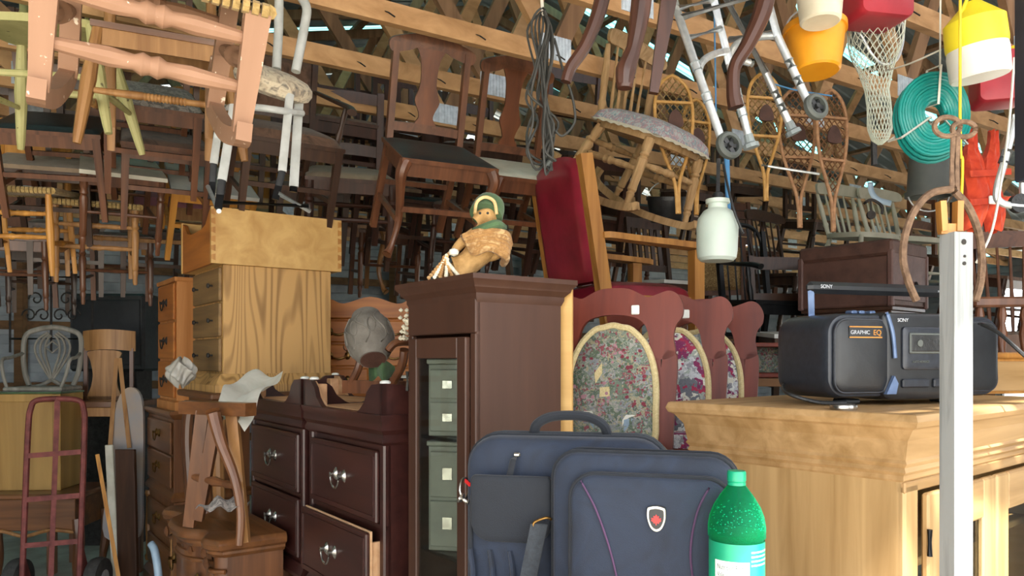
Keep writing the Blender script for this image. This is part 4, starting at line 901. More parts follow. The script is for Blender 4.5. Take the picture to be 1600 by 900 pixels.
# hand truck -------------------------------------------------------------------------
h = thing('hand_truck', 'rusty red two-wheeled hand truck at lower left', 'hand truck', W(78, 560, 4.55).xy.to_3d(), (R(-4), 0, R(3))); T = 'red_truck'
for sx in (-1, 1):
    MB().tube(smooth_pts([(sx*.165, 0, .05), (sx*.165, 0, .35), (sx*.165, 0, 1.0), (sx*.155, 0, 1.15), (sx*.12, 0, 1.2), (0, 0, 1.21)], 6), .017, 10).build('side_rail', T, h)
    MB().prism([(0, .04), (.0, .34), (.12, .1), (.12, .04)], lambda a, b: (sx*.17, a, b), lambda a, b: (sx*.18, a, b)).build('axle_bracket', T, h)
    wh = MB().lathe([(.03, -.04), (.085, -.045), (.118, -.035), (.126, -.012), (.126, .012), (.118, .035), (.085, .045), (.03, .04)], 28, Matrix.Translation((sx*.235, .08, .125)) @ Matrix.Rotation(PI/2, 4, 'Y')).build('wheel', 'tyre', h)
    MB().lathe([(.001, -.047), (.05, -.044), (.06, -.03), (.06, .03), (.05, .044), (.001, .047)], 18, Matrix.Translation((sx*.235, .08, .125)) @ Matrix.Rotation(PI/2, 4, 'Y')).build('hub', 'aluminium', wh)
MB().tube([(0, 0, .05), (0, 0, 1.21)], .016, 10).build('centre_rail', T, h)
for z in (.1, .35, .62, .88): MB().bar((-.165, -.005, z - .012), (.165, -.005, z + .012), .012, .03).build('cross_bar', T, h)
MB().tube([(-.27, .08, .125), (.27, .08, .125)], .01, 8).build('axle', 'iron_black', h); bx('toe_plate', T, h, -.2, .2, -.2, 0, .025, .033)

# orange provincial dresser behind the drum ------------------------------------------
w, dp = .62, .42; r = thing('provincial_dresser', 'orange maple dresser with scalloped top rail and brass pulls behind the drum', 'dresser', W(575, 560, 4.35).xy.to_3d() + Vector((0, .21, 0)), (0, 0, R(4))); H = 1.70
bx('body', 'maple_orange', r, -w/2, w/2, -dp/2, dp/2, .08, H-.02); mould('top_board', 'maple_orange', r, w, dp, [(.0, H-.03), (.02, H-.02), (.02, H)])
sc = smooth2([(-w/2, H), (w/2, H), (w/2, H+.05), (w/2-.08, H+.085), (w/2-.16, H+.06), (0, H+.10), (-w/2+.16, H+.06), (-w/2+.08, H+.085), (-w/2, H+.05)], 4); sc = [(a, max(b, H)) for a, b in sc]
MB().prism(sc, lambda a, b: (a, -dp/2, b), lambda a, b: (a, -dp/2+.02, b)).build('gallery', 'maple_orange', r)
for i in range(6):
    z = H - .035 - .125 - i*.135
    for sx in (-1, 1):
        dr = bx('drawer', 'maple_orange', r, min(0, sx*w/2)+.012, max(0, sx*w/2)-.012, -dp/2-.016, -dp/2, z, z+.125, .008)
        m = MB(); x = sx*w/4 - .02
        m.tube(smooth_pts([(x-.045, -dp/2-.02, z+.062), (x-.03, -dp/2-.036, z+.05), (x, -dp/2-.04, z+.042), (x+.03, -dp/2-.036, z+.05), (x+.045, -dp/2-.02, z+.062)], 4), .006, 7); m.build('pull', 'brass', dr)
        for e in (-.048, .048): MB().lathe([(.001, 0), (.017, 0), (.012, .005), (.001, .007)], 10, Matrix.Translation((x+e, -dp/2-.016, z+.06)) @ Matrix.Rotation(PI/2, 4, 'X') @ Matrix.Scale(1.4, 4, (0, 1, 0))).build('backplate', 'brass', dr)
bx('plinth', 'maple_orange', r, -w/2-.01, w/2+.01, -dp/2-.01, dp/2, 0, .09)

# hutch of washed oak on the right ----------------------------------------------------
w, dp, H = 1.0, .56, 1.33; r = furn('oak_armoire', 'pale washed oak armoire with deep cornice and glazed door under the radio', 'armoire', w, dp, 40-90+90, 1413, 1.68, 0) if False else None
a = R(40); c = Vector(((1410-800)/F*1.70, 1.70, 0)); Rm = Matrix.Rotation(a, 3, 'Z')
r = thing('oak_armoire', 'pale washed oak armoire with deep cornice and glazed door under the radio', 'armoire', c - Rm @ Vector((-w/2, -dp/2, 0)), (0, 0, a))
OX, OZ = 'oak_washed_x', 'oak_washed'
bx('side_panel', OZ, r, -w/2, -w/2+.022, -dp/2, dp/2, 0, H-.05); bx('side_panel', OZ, r, w/2-.022, w/2, -dp/2, dp/2, 0, H-.05); bx('back_panel', OZ, r, -w/2, w/2, dp/2-.01, dp/2, .03, H-.05)
bx('bottom', OX, r, -w/2+.02, w/2-.02, -dp/2+.02, dp/2-.01, .05, .075); bx('shelf', OX, r, -w/2+.022, w/2-.022, -dp/2+.04, dp/2-.01, .62, .64); bx('shelf', OX, r, -w/2+.022, w/2-.022, -dp/2+.04, dp/2-.01, .95, .97)
mould('cornice', OX, r, w, dp, [(0, H-.155), (.004, H-.15), (.004, H-.14), (.012, H-.132), (.008, H-.122), (.016, H-.112), (.012, H-.105), (.014, H-.095), (.02, H-.06), (.034, H-.04), (.038, H-.034), (.05, H-.028), (.055, H-.016), (.05, H-.002), (.046, H)])
bx('stile', OZ, r, -w/2, -w/2+.07, -dp/2-.006, -dp/2+.015, .08, H-.16, .006); bx('stile', OZ, r, w/2-.07, w/2, -dp/2-.006, -dp/2+.015, .08, H-.16, .006); bx('rail', OX, r, -w/2, w/2, -dp/2-.006, -dp/2+.015, H-.18, H-.155); bx('base_rail', OX, r, -w/2, w/2, -dp/2-.006, -dp/2+.015, 0, .09)
for s_ in (0, 1):
    x0, x1 = ((-w/2+.075, -.005) if s_ == 0 else (.005, w/2-.075)); y1 = -dp/2-.008
    door = bx('door', OZ, r, x0, x0+.085, y1-.018, y1, .1, H-.185, .005); bx('door_stile', OZ, door, x1-.085, x1, y1-.018, y1, .1, H-.185, .005)
    bx('door_rail', OX, door, x0+.085, x1-.085, y1-.018, y1, H-.185-.10, H-.185, .005); bx('door_rail', OX, door, x0+.085, x1-.085, y1-.018, y1, .1, .2, .005)
    bx('glass_pane', 'pane', door, x0+.08, x1-.08, y1-.011, y1-.007, .195, H-.28, 0)
    xh = x0 if s_ == 0 else x1
    for z in (.3, 1.035): MB().tube([(xh, y1-.02, z-.03), (xh, y1-.02, z+.03)], .006, 8).build('hinge', 'dark_metal', door)
# items behind its glass
for i, (x, y, hh, mt) in enumerate([(-.3, -.1, .2, 'bluegrey_paint'), (-.15, .0, .25, 'white_plastic'), (.12, -.05, .22, 'tub_grey')]):
    o = MB().lathe([(.001, 0), (.05, 0), (.06, .03), (.055, hh*.5), (.03, hh*.75), (.022, hh*.8), (.028, hh), (.001, hh)], 18).build('vase', mt); o.location = r.matrix_basis @ Vector((x, y, .64)); tag(o, ['blue grey vase behind the armoire glass', 'white vase behind the armoire glass', 'dark grey vase behind the armoire glass'][i], 'vase')
ARM = r
# second oak box standing behind the radio
o = thing('oak_case', 'oak drawer case on the armoire behind the radio, right edge', 'case', r.matrix_basis @ Vector((.66, .02, H-.0)), (0, 0, R(14)))
bx('body', 'oak_golden', o, -.2, .3, -.1, .12, 0, .12); bx('lid', 'oak_golden', o, -.21, .31, -.11, .13, .12, .14, .005); bx('front', OX, o, -.19, .29, -.106, -.1, .01, .11)

# table under the bags -----------------------------------------------------------------
t_ = thing('work_table', 'plain wooden table carrying the navy bags and bottle', 'table', (.25, 1.56, 0), (0, 0, 0))
bx('top', 'tan_chair', t_, -.42, .38, -.25, .25, .87, .91, .006)
for x in (-.38, .34):
    for y in (-.21, .21): bx('leg', 'tan_chair', t_, x-.025, x+.025, y-.025, y+.025, 0, .87)
# platform carrying red armchair, trunk and clutter at the back
t_ = thing('storage_platform', 'rough plank platform on posts holding stored chairs behind the armoire', 'platform', (1.6, 4.35, 0), (0, 0, 0))
for i in range(9): bx('plank', 'girt', t_, -1.55, 1.7, -.95+i*.21, -.75+i*.21, 1.325, 1.36)
for x in (-1.45, .0, 1.6):
    for y in (-.85, .85): bx('post', 'girt', t_, x-.045, x+.045, y-.045, y+.045, 0, 1.325)

# red leather armchair -------------------------------------------------------------------
d0 = 3.45; r = thing('oak_armchair', 'golden oak armchair with studded maroon leather back', 'armchair', W(934, 560, d0).xy.to_3d() - Matrix.Rotation(R(113), 3, 'Z') @ Vector((-.25, .27, -1.36)), (0, 0, R(113))); O = 'oak_golden'
# local: front -Y; back slab leans; width .56
bw, sh, bt = .25, .40, 1.0
def by(z): return .24 + .10*(z - sh)/.6
for sx in (-1, 1):
    MB().bar((sx*bw, by(.0), 0), (sx*bw, by(sh), sh), .05, .06).build('back_post', O, r); MB().bar((sx*bw, by(sh), sh-.005), (sx*bw, by(bt), bt+(.0)), .05, .06).build('back_post', O, r)
    MB().bar((sx*.27, -.25, 0), (sx*.27, -.25, .60), .055, .055).build('front_post', O, r)
    ot = smooth2([(-.32, -.04), (-.30, .04), (.1, .035), (.24, .03), (.24, -.03), (.1, -.035)], 3)
    MB().prism(ot, lambda a, b: (sx*.275+b, a, .60+.05*(a+.3)), lambda a, b: (sx*.275+b, a, .628+.05*(a+.3))).build('arm', O, r)
    MB().bar((sx*.25, -.23, sh-.06), (sx*.25, .22, sh-.06), .03, .08).build('side_rail', O, r)
MB().bar((-.25, -.24, sh-.06), (.25, -.24, sh-.06), .03, .09).build('front_rail', O, r); MB().bar((-.25, .24, .15), (.25, .24, .15), .025, .05).build('stretcher', O, r)
def pf(y0, sgn):
    def f(a, b):
        x = (a-.5)*2; z = sh + .04 + b*(bt-sh-.06 + .05*(1-x*x)*b); e = ((1-abs(x)**8)*(1-abs((b-.5)*2)**8))**.5
        return (x*(bw-.02), by(z) + y0 + sgn*.02*e, z)
    return f
MB().grid(pf(-.03, -1), 16, 20).build('back_pad', 'maroon_leather', r); MB().grid(pf(.03, 1), 16, 20).build('back_cover', 'maroon_leather', r)
m = MB()
for i in range(26):
    for sx in (-1, 1): z = sh+.06+i*.0225; m.lathe([(.001, -.002), (.005, 0), (.001, .003)], 7, Matrix.Translation((sx*(bw-.028), by(z)-.036, z)) @ Matrix.Rotation(PI/2, 4, 'X'))
    x = -bw+.03 + i*(2*bw-.06)/25; z = bt-.005+.045*(1-(x/bw)**2); m.lathe([(.001, -.002), (.005, 0), (.001, .003)], 7, Matrix.Translation((x, by(z)-.036, z)) @ Matrix.Rotation(PI/2, 4, 'X')); m.lathe([(.001, -.002), (.005, 0), (.001, .003)], 7, Matrix.Translation((x, by(sh+.06)-.036, sh+.06)) @ Matrix.Rotation(PI/2, 4, 'X'))
tag(m.build('nail_heads', 'brass', r), kind='stuff')
def sf(a, b):
    x = (a-.5)*2; y = (b-.5)*2; e = (max(0, 1-abs(x)**5)*max(0, 1-abs(y)**5))**.5; return (x*.26, y*.25-.01, sh-.03+.085*e)
MB().grid(sf, 18, 18).build('seat_pad', 'maroon_leather', r)

# cherry chairs with tapestry backs --------------------------------------------------------
def tapestry_chair(label, px, d, yaw, tap, tags):
    r = thing('tapestry_chair', label, 'chair', W(px, 560, d).xy.to_3d() + Vector((0, 0, .70)), (0, 0, R(yaw)), 'cherry chairs with tapestry backs'); K = 'cherry_red'; zt = .985
    hw = .215
    half = [(0, .992), (.05, .988), (.085, .972), (.115, .958), (.145, .966), (.185, .978), (hw, .965), (hw+.018, .93), (hw+.016, .89), (hw-.004, .86), (hw-.012, .82), (hw-.008, .76), (.14, .755), (.11, .86), (.05, .895)]
    crest = smooth2(half + [(-a, b) for a, b in half[:0:-1]], 4)
    yb = lambda z: .2 + .10*(z-.45)
    MB().prism(crest, lambda a, b: (a, yb(b)-.014, b), lambda a, b: (a, yb(b)+.014, b)).build('crest_rail', K, r)
    for sx in (-1, 1):
        st_ = smooth2([(sx*(hw-.045), .76), (sx*(hw-.055), .6), (sx*(hw-.06), .45), (sx*(hw-.06), 0), (sx*(hw-.015), 0), (sx*(hw-.01), .45), (sx*(hw-.004), .6), (sx*(hw+.0), .76)], 3)
        MB().prism(st_, lambda a, b: (a, yb(b)-.014, b), lambda a, b: (a, yb(b)+.014, b)).build('back_post', K, r)
        MB().prism([(sx*.162, .78), (sx*.166, .6), (sx*.155, .42), (sx*.135, .42), (sx*.145, .6), (sx*.135, .78)], lambda a, b: (a, yb(b)-.01, b), lambda a, b: (a, yb(b)+.01, b)).build('inner_stile', K, r)
        MB().bar((sx*.19, .02, 0), (sx*.19, .02, .44), .03, .03, .042, .042).build('front_leg', K, r)
    pad = smooth2([(a*.98, b+.0) for a, b in [(-.135, .45), (-.15, .58), (-.145, .7), (-.115, .79), (-.065, .845), (-.03, .855), (0, .862), (.03, .855), (.065, .845), (.115, .79), (.145, .7), (.15, .58), (.135, .45), (0, .445)]], 4)
    c0 = (0, .65)
    m = MB(); n = len(pad); vs = []; rings = (1, .93, .7, .4)
    for i, q in enumerate(rings):
        for a, b in pad: vs.append((c0[0]+(a-c0[0])*q, yb(c0[1]+(b-c0[1])*q)-.016-[.0, .016, .026, .03][i], c0[1]+(b-c0[1])*q))
    vs.append((c0[0], yb(c0[1])-.048, c0[1]))
    m.add(vs, [(i*n+j, i*n+(j+1)%n, (i+1)*n+(j+1)%n, (i+1)*n+j) for i in range(len(rings)-1) for j in range(n)] + [((len(rings)-1)*n+j, (len(rings)-1)*n+(j+1)%n, len(rings)*n) for j in range(n)])
    m.build('back_pad', tap, r, 60)
    MB().tube([(a*1.02, yb(b)-.022, b) for a, b in pad], .012, 8, True).build('gimp_trim', 'gimp', r)
    MB().prism(pad, lambda a, b: (a, yb(b)-.012, b), lambda a, b: (a, yb(b)+.01, b)).build('back_panel', K, r)
    bx('seat_frame', K, r, -.21, .21, .0, .2, .38, .44, .01)
    MB().grid(lambda a, b: ((a-.5)*.41, (b-.5)*.17+.09, .44+.05*(max(0, 1-abs(2*a-1)**5)*max(0, 1-abs(2*b-1)**5))**.5), 14, 14).build('seat_pad', tap, r)
    if tap == 'tapestry_cottage':
        def pp(a, b, off):
            q_ = math.hypot(a/.147, (b-.65)/.207); kn = [(0, .031), (.4, .03), (.7, .026), (.93, .016), (1.2, .0)]
            for (q0, h0), (q1, h1) in zip(kn, kn[1:]):
                if q0 <= q_ <= q1: hh_ = h0+(h1-h0)*(q_-q0)/(q1-q0); break
            else: hh_ = 0
            return (a, yb(b)-.0175-hh_-off, b)
        def pr(out, off, mat, nm='woven_print'): return MB().prism(out, lambda a, b: pp(a, b, -.004), lambda a, b: pp(a, b, off)).build(nm, mat, r)
        rn = random.Random(11)
        for cx, cz in ((-.075, .535), (.07, .525)):
            pr([(cx-.026, cz-.04), (cx+.026, cz-.04), (cx+.026, cz+.02), (cx+.014, cz+.037), (cx-.014, cz+.037), (cx-.026, cz+.02)], .0012, 'white_cloth'); 
            for s1 in (-1, 1):
                for z1, z2 in ((-.035, -.004), (0, .02)): pr([(cx+s1*.003, cz+z1), (cx+s1*.021, cz+z1), (cx+s1*.021, cz+z2), (cx+s1*.003, cz+z2+.006)], .002, 'bluegrey_paint')
        pr([(-.035, .62), (.0, .623), (-.002, .655), (-.034, .652)], .0012, 'gimp'); pr([(-.055, .70), (-.03, .735), (-.028, .70), (-.05, .665)], .0012, 'gimp')
        for mt_, n_, cl in (('tapestry_red', 40, [(-.10, .74), (.09, .70), (.10, .62), (.07, .76)]), ('tapestry_pink', 26, [(.0, .77), (-.02, .6), (-.09, .62)]), ('tapestry_leaf', 46, [(.03, .80), (.05, .70), (.11, .66), (-.06, .80), (-.11, .68)])):
            m = MB()
            for k_i in range(n_):
                cx, cz = cl[k_i % len(cl)]; cx += rn.gauss(0, .022); cz += rn.gauss(0, .024); rr = rn.uniform(.003, .0075)
                if math.hypot(cx/.147, (cz-.65)/.207) > .9: continue
                m.prism([(cx+rr*math.cos(t_), cz+rr*math.sin(t_)*rn.uniform(.7, 1.2)) for t_ in [2*PI*i_/7 for i_ in range(7)]], lambda a, b: pp(a, b, -.003), lambda a, b: pp(a, b, .0008 + rr*.08))
            tag(m.build('woven_flowers', mt_, r), kind='stuff')
    for x in tags: MB().box((x, yb(.93)-.02, .915), (.028, .006, .032), None, .003).build('price_tag', 'white_plastic', r)
    return r
tapestry_chair('cherry chair with cottage tapestry back and white tags, nearest the bags', 934, 2.42, -20, 'tapestry_cottage', (.075,))
tapestry_chair('cherry chair with white floral tapestry back, middle of the three', 1028, 2.66, -20, 'tapestry_lily', (.065,))
tapestry_chair('cherry chair with floral tapestry back, rearmost of the three', 1088, 2.9, -20, 'tapestry_lily', ())
t_ = thing('low_platform', 'low plank platform under the cherry tapestry chairs', 'platform', (.55, 2.82, 0), (0, 0, R(-22)))
for i in range(7): bx('plank', 'girt', t_, -.36, .2 if i < 2 else .34, -.50+i*.16, -.35+i*.16, .665, .698)
for x in (-.32, .16):
    for y in (-.42, .5): bx('post', 'girt', t_, x-.03, x+.03, y-.03, y+.03, 0, .665)
# pale batten standing beside the curio cabinet
o = MB().box((0, 0, .83), (.036, .018, 1.66), None, .002).build('batten', 'pine_pale'); o.location = (W(887, 560, 2.26).x, 2.30, 0); o.rotation_euler = (0, 0, R(-20)); tag(o, 'pale pine batten standing upright at curio cabinet edge', 'batten')
# ---------------------------------------------------------------- smaller things
def rrect(w, h, rt, rb=None, n=6):
    """rounded rectangle outline centred in x, z from 0 to h"""
    rb = rt if rb is None else rb; o = []
    for cx, cz, r_, a0 in ((w/2-rt, h-rt, rt, 0), (-w/2+rt, h-rt, rt, 90), (-w/2+rb, rb, rb, 180), (w/2-rb, rb, rb, 270)):
        for i in range(n+1): a = R(a0 + 90*i/n); o.append((cx+math.cos(a)*r_, cz+math.sin(a)*r_))
    return o
def soft_box(out, y0, y1, edge=.02, bulge=.02):
    """rounded slab between y0 (front) and y1 with puffed faces"""
    n = len(out); cx = sum(p[0] for p in out)/n; cz = sum(p[1] for p in out)/n; m = MB(); vs = []
    rings = [(.05, y0-bulge), (.45, y0-bulge*.9), (.8, y0-bulge*.5), (.95, y0), (.985, y0+edge*.3), (1, y0+edge), (1, y1-edge), (.985, y1-edge*.3), (.95, y1), (.5, y1+bulge*.3), (.05, y1+bulge*.4)]
    for q, y in rings:
        for a, b in out: vs.append((cx+(a-cx)*q, y, cz+(b-cz)*q))
    k = len(rings); m.add(vs, [(i*n+j, i*n+(j+1)%n, (i+1)*n+(j+1)%n, (i+1)*n+j) for i in range(k-1) for j in range(n)] + [tuple(range(n)), tuple((k-1)*n+j for j in range(n))])
    return m
NV, ND = 'navy_nylon', 'navy_dark'
# rear bag
b1 = thing('travel_bag', 'larger navy nylon travel bag with top handle, behind the laptop bag', 'bag', W(888, 560, 1.76).xy.to_3d() + Vector((0, 0, .91)), (0, 0, R(-12)))
o1 = rrect(.45, .365, .07, .03)
soft_box(o1, -.07, .08, .03, .012).build('body', NV, b1, 50)
for y in (-.03, .03): MB().tube([(a*1.003, y, b+.0005) for a, b in o1], .0045, 7, True).build('piping', ND, b1)
MB().tube([(a, 0, b+.001) for a, b in o1 if b > .1], .006, 7).build('zip', 'webbing', b1)
MB().tube(smooth_pts([(-.08, 0, .362), (-.07, -.01, .39), (-.03, -.01, .408), (.04, -.01, .408), (.08, -.01, .39), (.09, 0, .362)], 6), .0125, 10, flat=.8).build('top_handle', ND, b1)
pk = soft_box([(a-.11, b+.0) for a, b in rrect(.19, .275, .05, .02)], -.10, -.07, .012, .012).build('front_pocket', NV, b1, 50)
soft_box([(a-.11, b+.14) for a, b in rrect(.18, .145, .012, .045)], -.122, -.105, .006, .004).build('pocket_flap', ND, pk, 50)
MB().tube([(a-.11, -.104, b) for a, b in rrect(.185, .272, .05, .02)], .0035, 6, True).build('pocket_piping', ND, pk)
for i in range(4): MB().tube(smooth_pts([(-.2+.045*i, -.108, .02), (-.195+.045*i, -.118, .07), (-.203+.045*i, -.112, .12)], 4), .006, 6).build('fold', NV, pk)
MB().tube([(-.105, -.075, .325), (-.108, -.1, .318), (-.118, -.105, .27)], [.003, .007, .008], 8, flat=.5).build('zip_pull', ND, b1); MB().box((-.103, -.082, .327), (.016, .012, .01), None, .003).build('zip_slider', 'silver', b1)
MB().tube(smooth_pts([(-.226, -.02, .25), (-.236, -.05, .265), (-.238, -.07, .24), (-.228, -.06, .22)], 4, True), .003, 7, True).build('strap_ring', 'silver', b1)
MB().lathe([(.001, 0), (.012, .001), (.013, .006), (.005, .011), (.005, .02), (.009, .024), (.001, .027)], 12, Matrix.Translation((-.24, -.065, .225)) @ Matrix.Rotation(R(120), 4, 'Y')).build('swivel_clip', 'silver', b1)
MB().bar((-.228, -.06, .262), (-.212, -.08, .256), .003, .008).build('ring_tab', 'red_enamel', b1)
# front bag
b2 = thing('laptop_bag', 'navy laptop bag with red maple leaf badge beside the green bottle', 'bag', W(1005, 560, 1.585).xy.to_3d() + Vector((0, 0, .91)), (0, 0, R(-17)))
o2 = rrect(.375, .345, .055, .03)
soft_box(o2, -.03, .07, .02, .006).build('body', NV, b2, 50)
for y in (-.012, .03): MB().tube([(a*1.004, y, b+.0005) for a, b in o2], .0045, 7, True).build('piping', ND, b2)
op = [(a+.018, b) for a, b in rrect(.318, .305, .05, .02)]
fp = soft_box(op, -.062, -.02, .012, .006).build('front_pocket', NV, b2, 50)
for y, r_ in ((-.052, .0045), (-.036, .004)): MB().tube([(a+.018+(a)*.006, y, b) for a, b in rrect(.318, .305, .05, .02)], r_, 7, True).build('piping', ND, fp)
yf = -.0695
MB().tube(smooth_pts([(-.118, -.064, .292), (-.085, yf, .235), (-.055, yf, .15), (-.035, yf, .06), (-.03, -.066, .01)], 6), .0022, 6).build('seam_thread', 'purple_thread', fp)
MB().tube(smooth_pts([(.135, -.064, .29), (.112, yf, .24), (.10, yf, .16), (.112, yf, .07), (.125, -.066, .01)], 6), .0022, 6).build('seam_thread', 'purple_thread', fp)
bd = smooth2([(-.0165, .018), (-.012, .022), (0, .024), (.012, .022), (.0165, .018), (.0165, .0), (.010, -.017), (0, -.023), (-.010, -.017), (-.0165, 0)], 4)
bc = (.035, .225)
bg = MB().prism(bd, lambda a, b: (bc[0]+a*1.12, yf+.004, bc[1]+b*1.12), lambda a, b: (bc[0]+a*1.05, yf-.005, bc[1]+b*1.05)).build('badge', 'silver', fp)
MB().prism(bd, lambda a, b: (bc[0]+a*.86, yf-.004, bc[1]+b*.86), lambda a, b: (bc[0]+a*.84, yf-.0065, bc[1]+b*.84)).build('badge_face', 'radio_black', bg)
leaf = [(0, .011), (.0025, .007), (.0055, .008), (.005, .003), (.0095, .004), (.0085, .0005), (.010, -.0015), (.005, -.005), (.0055, -.007), (.001, -.006), (.001, -.010)]
leaf = leaf + [(-a, b) for a, b in leaf[::-1] if a != 0]
MB().prism(leaf, lambda a, b: (bc[0]+a, yf-.006, bc[1]-.001+b), lambda a, b: (bc[0]+a, yf-.0078, bc[1]-.001+b)).build('maple_leaf', 'red_enamel', bg)
MB().tube(smooth_pts([(-.19, -.02, .20), (-.20, -.03, .205), (-.222, -.035, .196), (-.226, -.035, .187)], 4), .003, 7).build('strap_hook', 'brass', b2)
MB().grid(lambda a, b: (-.212 - .035*b + (a-.5)*.036, -.04 - .02*b + .006*math.sin(a*PI), .192 - .19*b), 6, 10).build('shoulder_strap', 'webbing', b2, 60, recalc=False)
MB().grid(lambda a, b: (-.212 - .035*b + (a-.5)*.036, -.034 - .02*b + .006*math.sin(a*PI), .192 - .19*b), 6, 10).build('shoulder_strap', 'webbing', b2, 60, recalc=False)
MB().tube([(-.142, -.05, .075), (-.15, -.066, .07), (-.172, -.07, .058), (-.168, -.07, .05), (-.148, -.066, .055)], .003, 7, True).build('zip_pull', 'silver', b2)
MB().lathe([(.001, 0), (.0075, 0), (.0075, .004), (.001, .005)], 12, Matrix.Translation((-.168, -.069, .054)) @ Matrix.Rotation(PI/2, 4, 'X')).build('zip_badge', 'red_enamel', b2)
# bottle ----------------------------------------------------------------------------------
bt = thing('soda_bottle', 'green plastic soda bottle with green cap beside the laptop bag', 'bottle', W(1151, 560, 1.42).xy.to_3d() + Vector((0, 0, .911)), (0, 0, R(10)))
prof = [(.001, .004), (.03, .0), (.046, .006), (.0515, .02), (.0515, .03), (.0495, .038), (.0495, .135), (.052, .14), (.052, .165), (.049, .19), (.042, .215), (.031, .24), (.02, .26), (.0145, .27), (.0135, .278)]
inner = [(r_-.0012, z+.001) for r_, z in prof][::-1]
n = 40; m = MB(); allp = prof + inner; vs = [(r_*math.cos(2*PI*j/n), r_*math.sin(2*PI*j/n), z) for r_, z in allp for j in range(n)]
m.add(vs, [(i*n+j, i*n+(j+1)%n, (i+1)*n+(j+1)%n, (i+1)*n+j) for i in range(len(allp)-1) for j in range(n)]); m.build('shell', 'bottle_green', bt, 60)
MB().lathe([(.001, .0055), (.03, .004), (.044, .01), (.0485, .024), (.0475, .04), (.0475, .135), (.0497, .142), (.0497, .15), (.001, .15)], 36).build('drink', 'liquid_green', bt, 60)
cp = MB(); nn = 48
pr_ = [(.0165, .268), (.0165, .273), (.0158, .274), (.0168, .276), (.0168, .291), (.0155, .294), (.001, .2945)]
vs = [((r_ + (.0004 if (j % 2 and 2 < i < 5) else 0))*math.cos(2*PI*j/nn), (r_ + (.0004 if (j % 2 and 2 < i < 5) else 0))*math.sin(2*PI*j/nn), z) for i, (r_, z) in enumerate(pr_) for j in range(nn)]
cp.add(vs, [(i*nn+j, i*nn+(j+1)%nn, (i+1)*nn+(j+1)%nn, (i+1)*nn+j) for i in range(len(pr_)-1) for j in range(nn)]); cp.build('cap', 'bottle_cap', bt, 30)
def wrap(a0, a1, z0, z1, r_, nm, mat, par):
    return MB().grid(lambda a, b: (r_*math.sin(R(a0+(a1-a0)*a)), -r_*math.cos(R(a0+(a1-a0)*a)), z0+(z1-z0)*b), max(4, int(abs(a1-a0)/6)), 1).build(nm, mat, par, 60, recalc=False)
lb = wrap(-180, 180, .042, .132, .0502, 'label', 'label_green', bt)
wp = wrap(-74, 0, .044, .112, .0506, 'nutrition_panel', 'white_print', lb)
def curved_text(txt, size, a0, z, r_, mat, par, nm='print'):
    o = text_mesh(txt, size, nm, mat, par, Matrix.Identity(4), ext=.0)
    for v in o.data.vertices: x, y = v.co.x, v.co.y; an = R(a0) + x/r_; v.co = (r_*math.sin(an), -r_*math.cos(an), z + y)
    return o
curved_text('Nutrition Facts', .0085, -68, .102, .0509, 'dark_text', wp); curved_text('Valeur nutritive', .0085, -68, .093, .0509, 'dark_text', wp)
m = MB()
for i in range(8):
    z = .086 - i*.005; m.grid(lambda a, b: (.0509*math.sin(R(-68+(60-(i % 3)*12)*a)), -.0509*math.cos(R(-68+(60-(i % 3)*12)*a)), z+.0009*b), 6, 1)
m.build('print', 'dark_text', wp, recalc=False)
m = MB()
for i in range(4):
    z = .122 - i*.005; m.grid(lambda a, b: (.0505*math.sin(R(4+(50-(i % 2)*6)*a)), -.0505*math.cos(R(4+(50-(i % 2)*6)*a)), z+.0018*b), 6, 1)
m.build('print', 'white_print', lb, recalc=False)
wrap(6, 24, .046, .066, .0506, 'white_panel', 'white_print', lb)
m = MB(); rnd = random.Random(3)
for i in range(170):
    a = rnd.uniform(-95, 95); z = rnd.uniform(.155, .235); rr = .0502*min(1, 1 - max(0, (z-.165))*3.9*.9); s_ = rnd.uniform(.0006, .0016)
    rr = [p for p in [(.052, .165), (.049, .19), (.042, .215), (.031, .24)]]; 
    for (r0, z0), (r1, z1) in zip(rr, rr[1:]):
        if z0 <= z <= z1: q = r0 + (r1-r0)*(z-z0)/(z1-z0); break
    else: q = .052
    q -= .0016; m.lathe([(.0001, -s_), (s_, 0), (.0001, s_)], 6, Matrix.Translation((q*math.sin(R(a)), -q*math.cos(R(a)), z)))
tag(m.build('droplets', 'white_print', bt), kind='stuff')

for o in list(bt.children_recursive):
    for v in o.data.vertices:
        z = v.co.z; v.co.z = z*1.557 if z < .132 else (.2055+(z-.132)*.735 if z < .268 else .3055+(z-.268))

# weathered post --------------------------------------------------------------------------
p = thing('weathered_post', 'grey weathered wooden post in front of the radio and armoire', 'post', (W(1503, 560, 1.5).x, 1.52, 0), (0, 0, R(14)))
MB().box((0, 0, (EYE + (HZ-362)/F*1.5)/2), (.044, .04, EYE + (HZ-362)/F*1.5), None, .0015).build('timber', 'weathered', p); zt = EYE + (HZ-362)/F*1.5
for dx, dz, r_ in ((-.002, -.02, .005), (.0, -.048, .0025), (-.001, -.062, .0035)): MB().lathe([(.0005, -.001), (r_, -.001), (r_*1.1, .0005), (.0005, .0015)], 12, Matrix.Translation((dx, -.0215, zt+dz)) @ Matrix.Rotation(PI/2, 4, 'X')).build('screw_head', 'iron_black', p)
q = thing('wooden_bracket', 'small u-shaped wooden bracket above the weathered post', 'bracket', W(1486, 362, 1.52))
def rl(px, py, d=1.52): return W(px, py, d) - q.location
MB().bar(rl(1470, 315), rl(1473, 362), .012, .02).build('upright', 'oak_golden', q); MB().bar(rl(1497, 315), rl(1496, 362), .012, .02).build('upright', 'oak_golden', q); MB().bar(rl(1468, 358), rl(1500, 358), .014, .02).build('cross_piece', 'oak_golden', q)
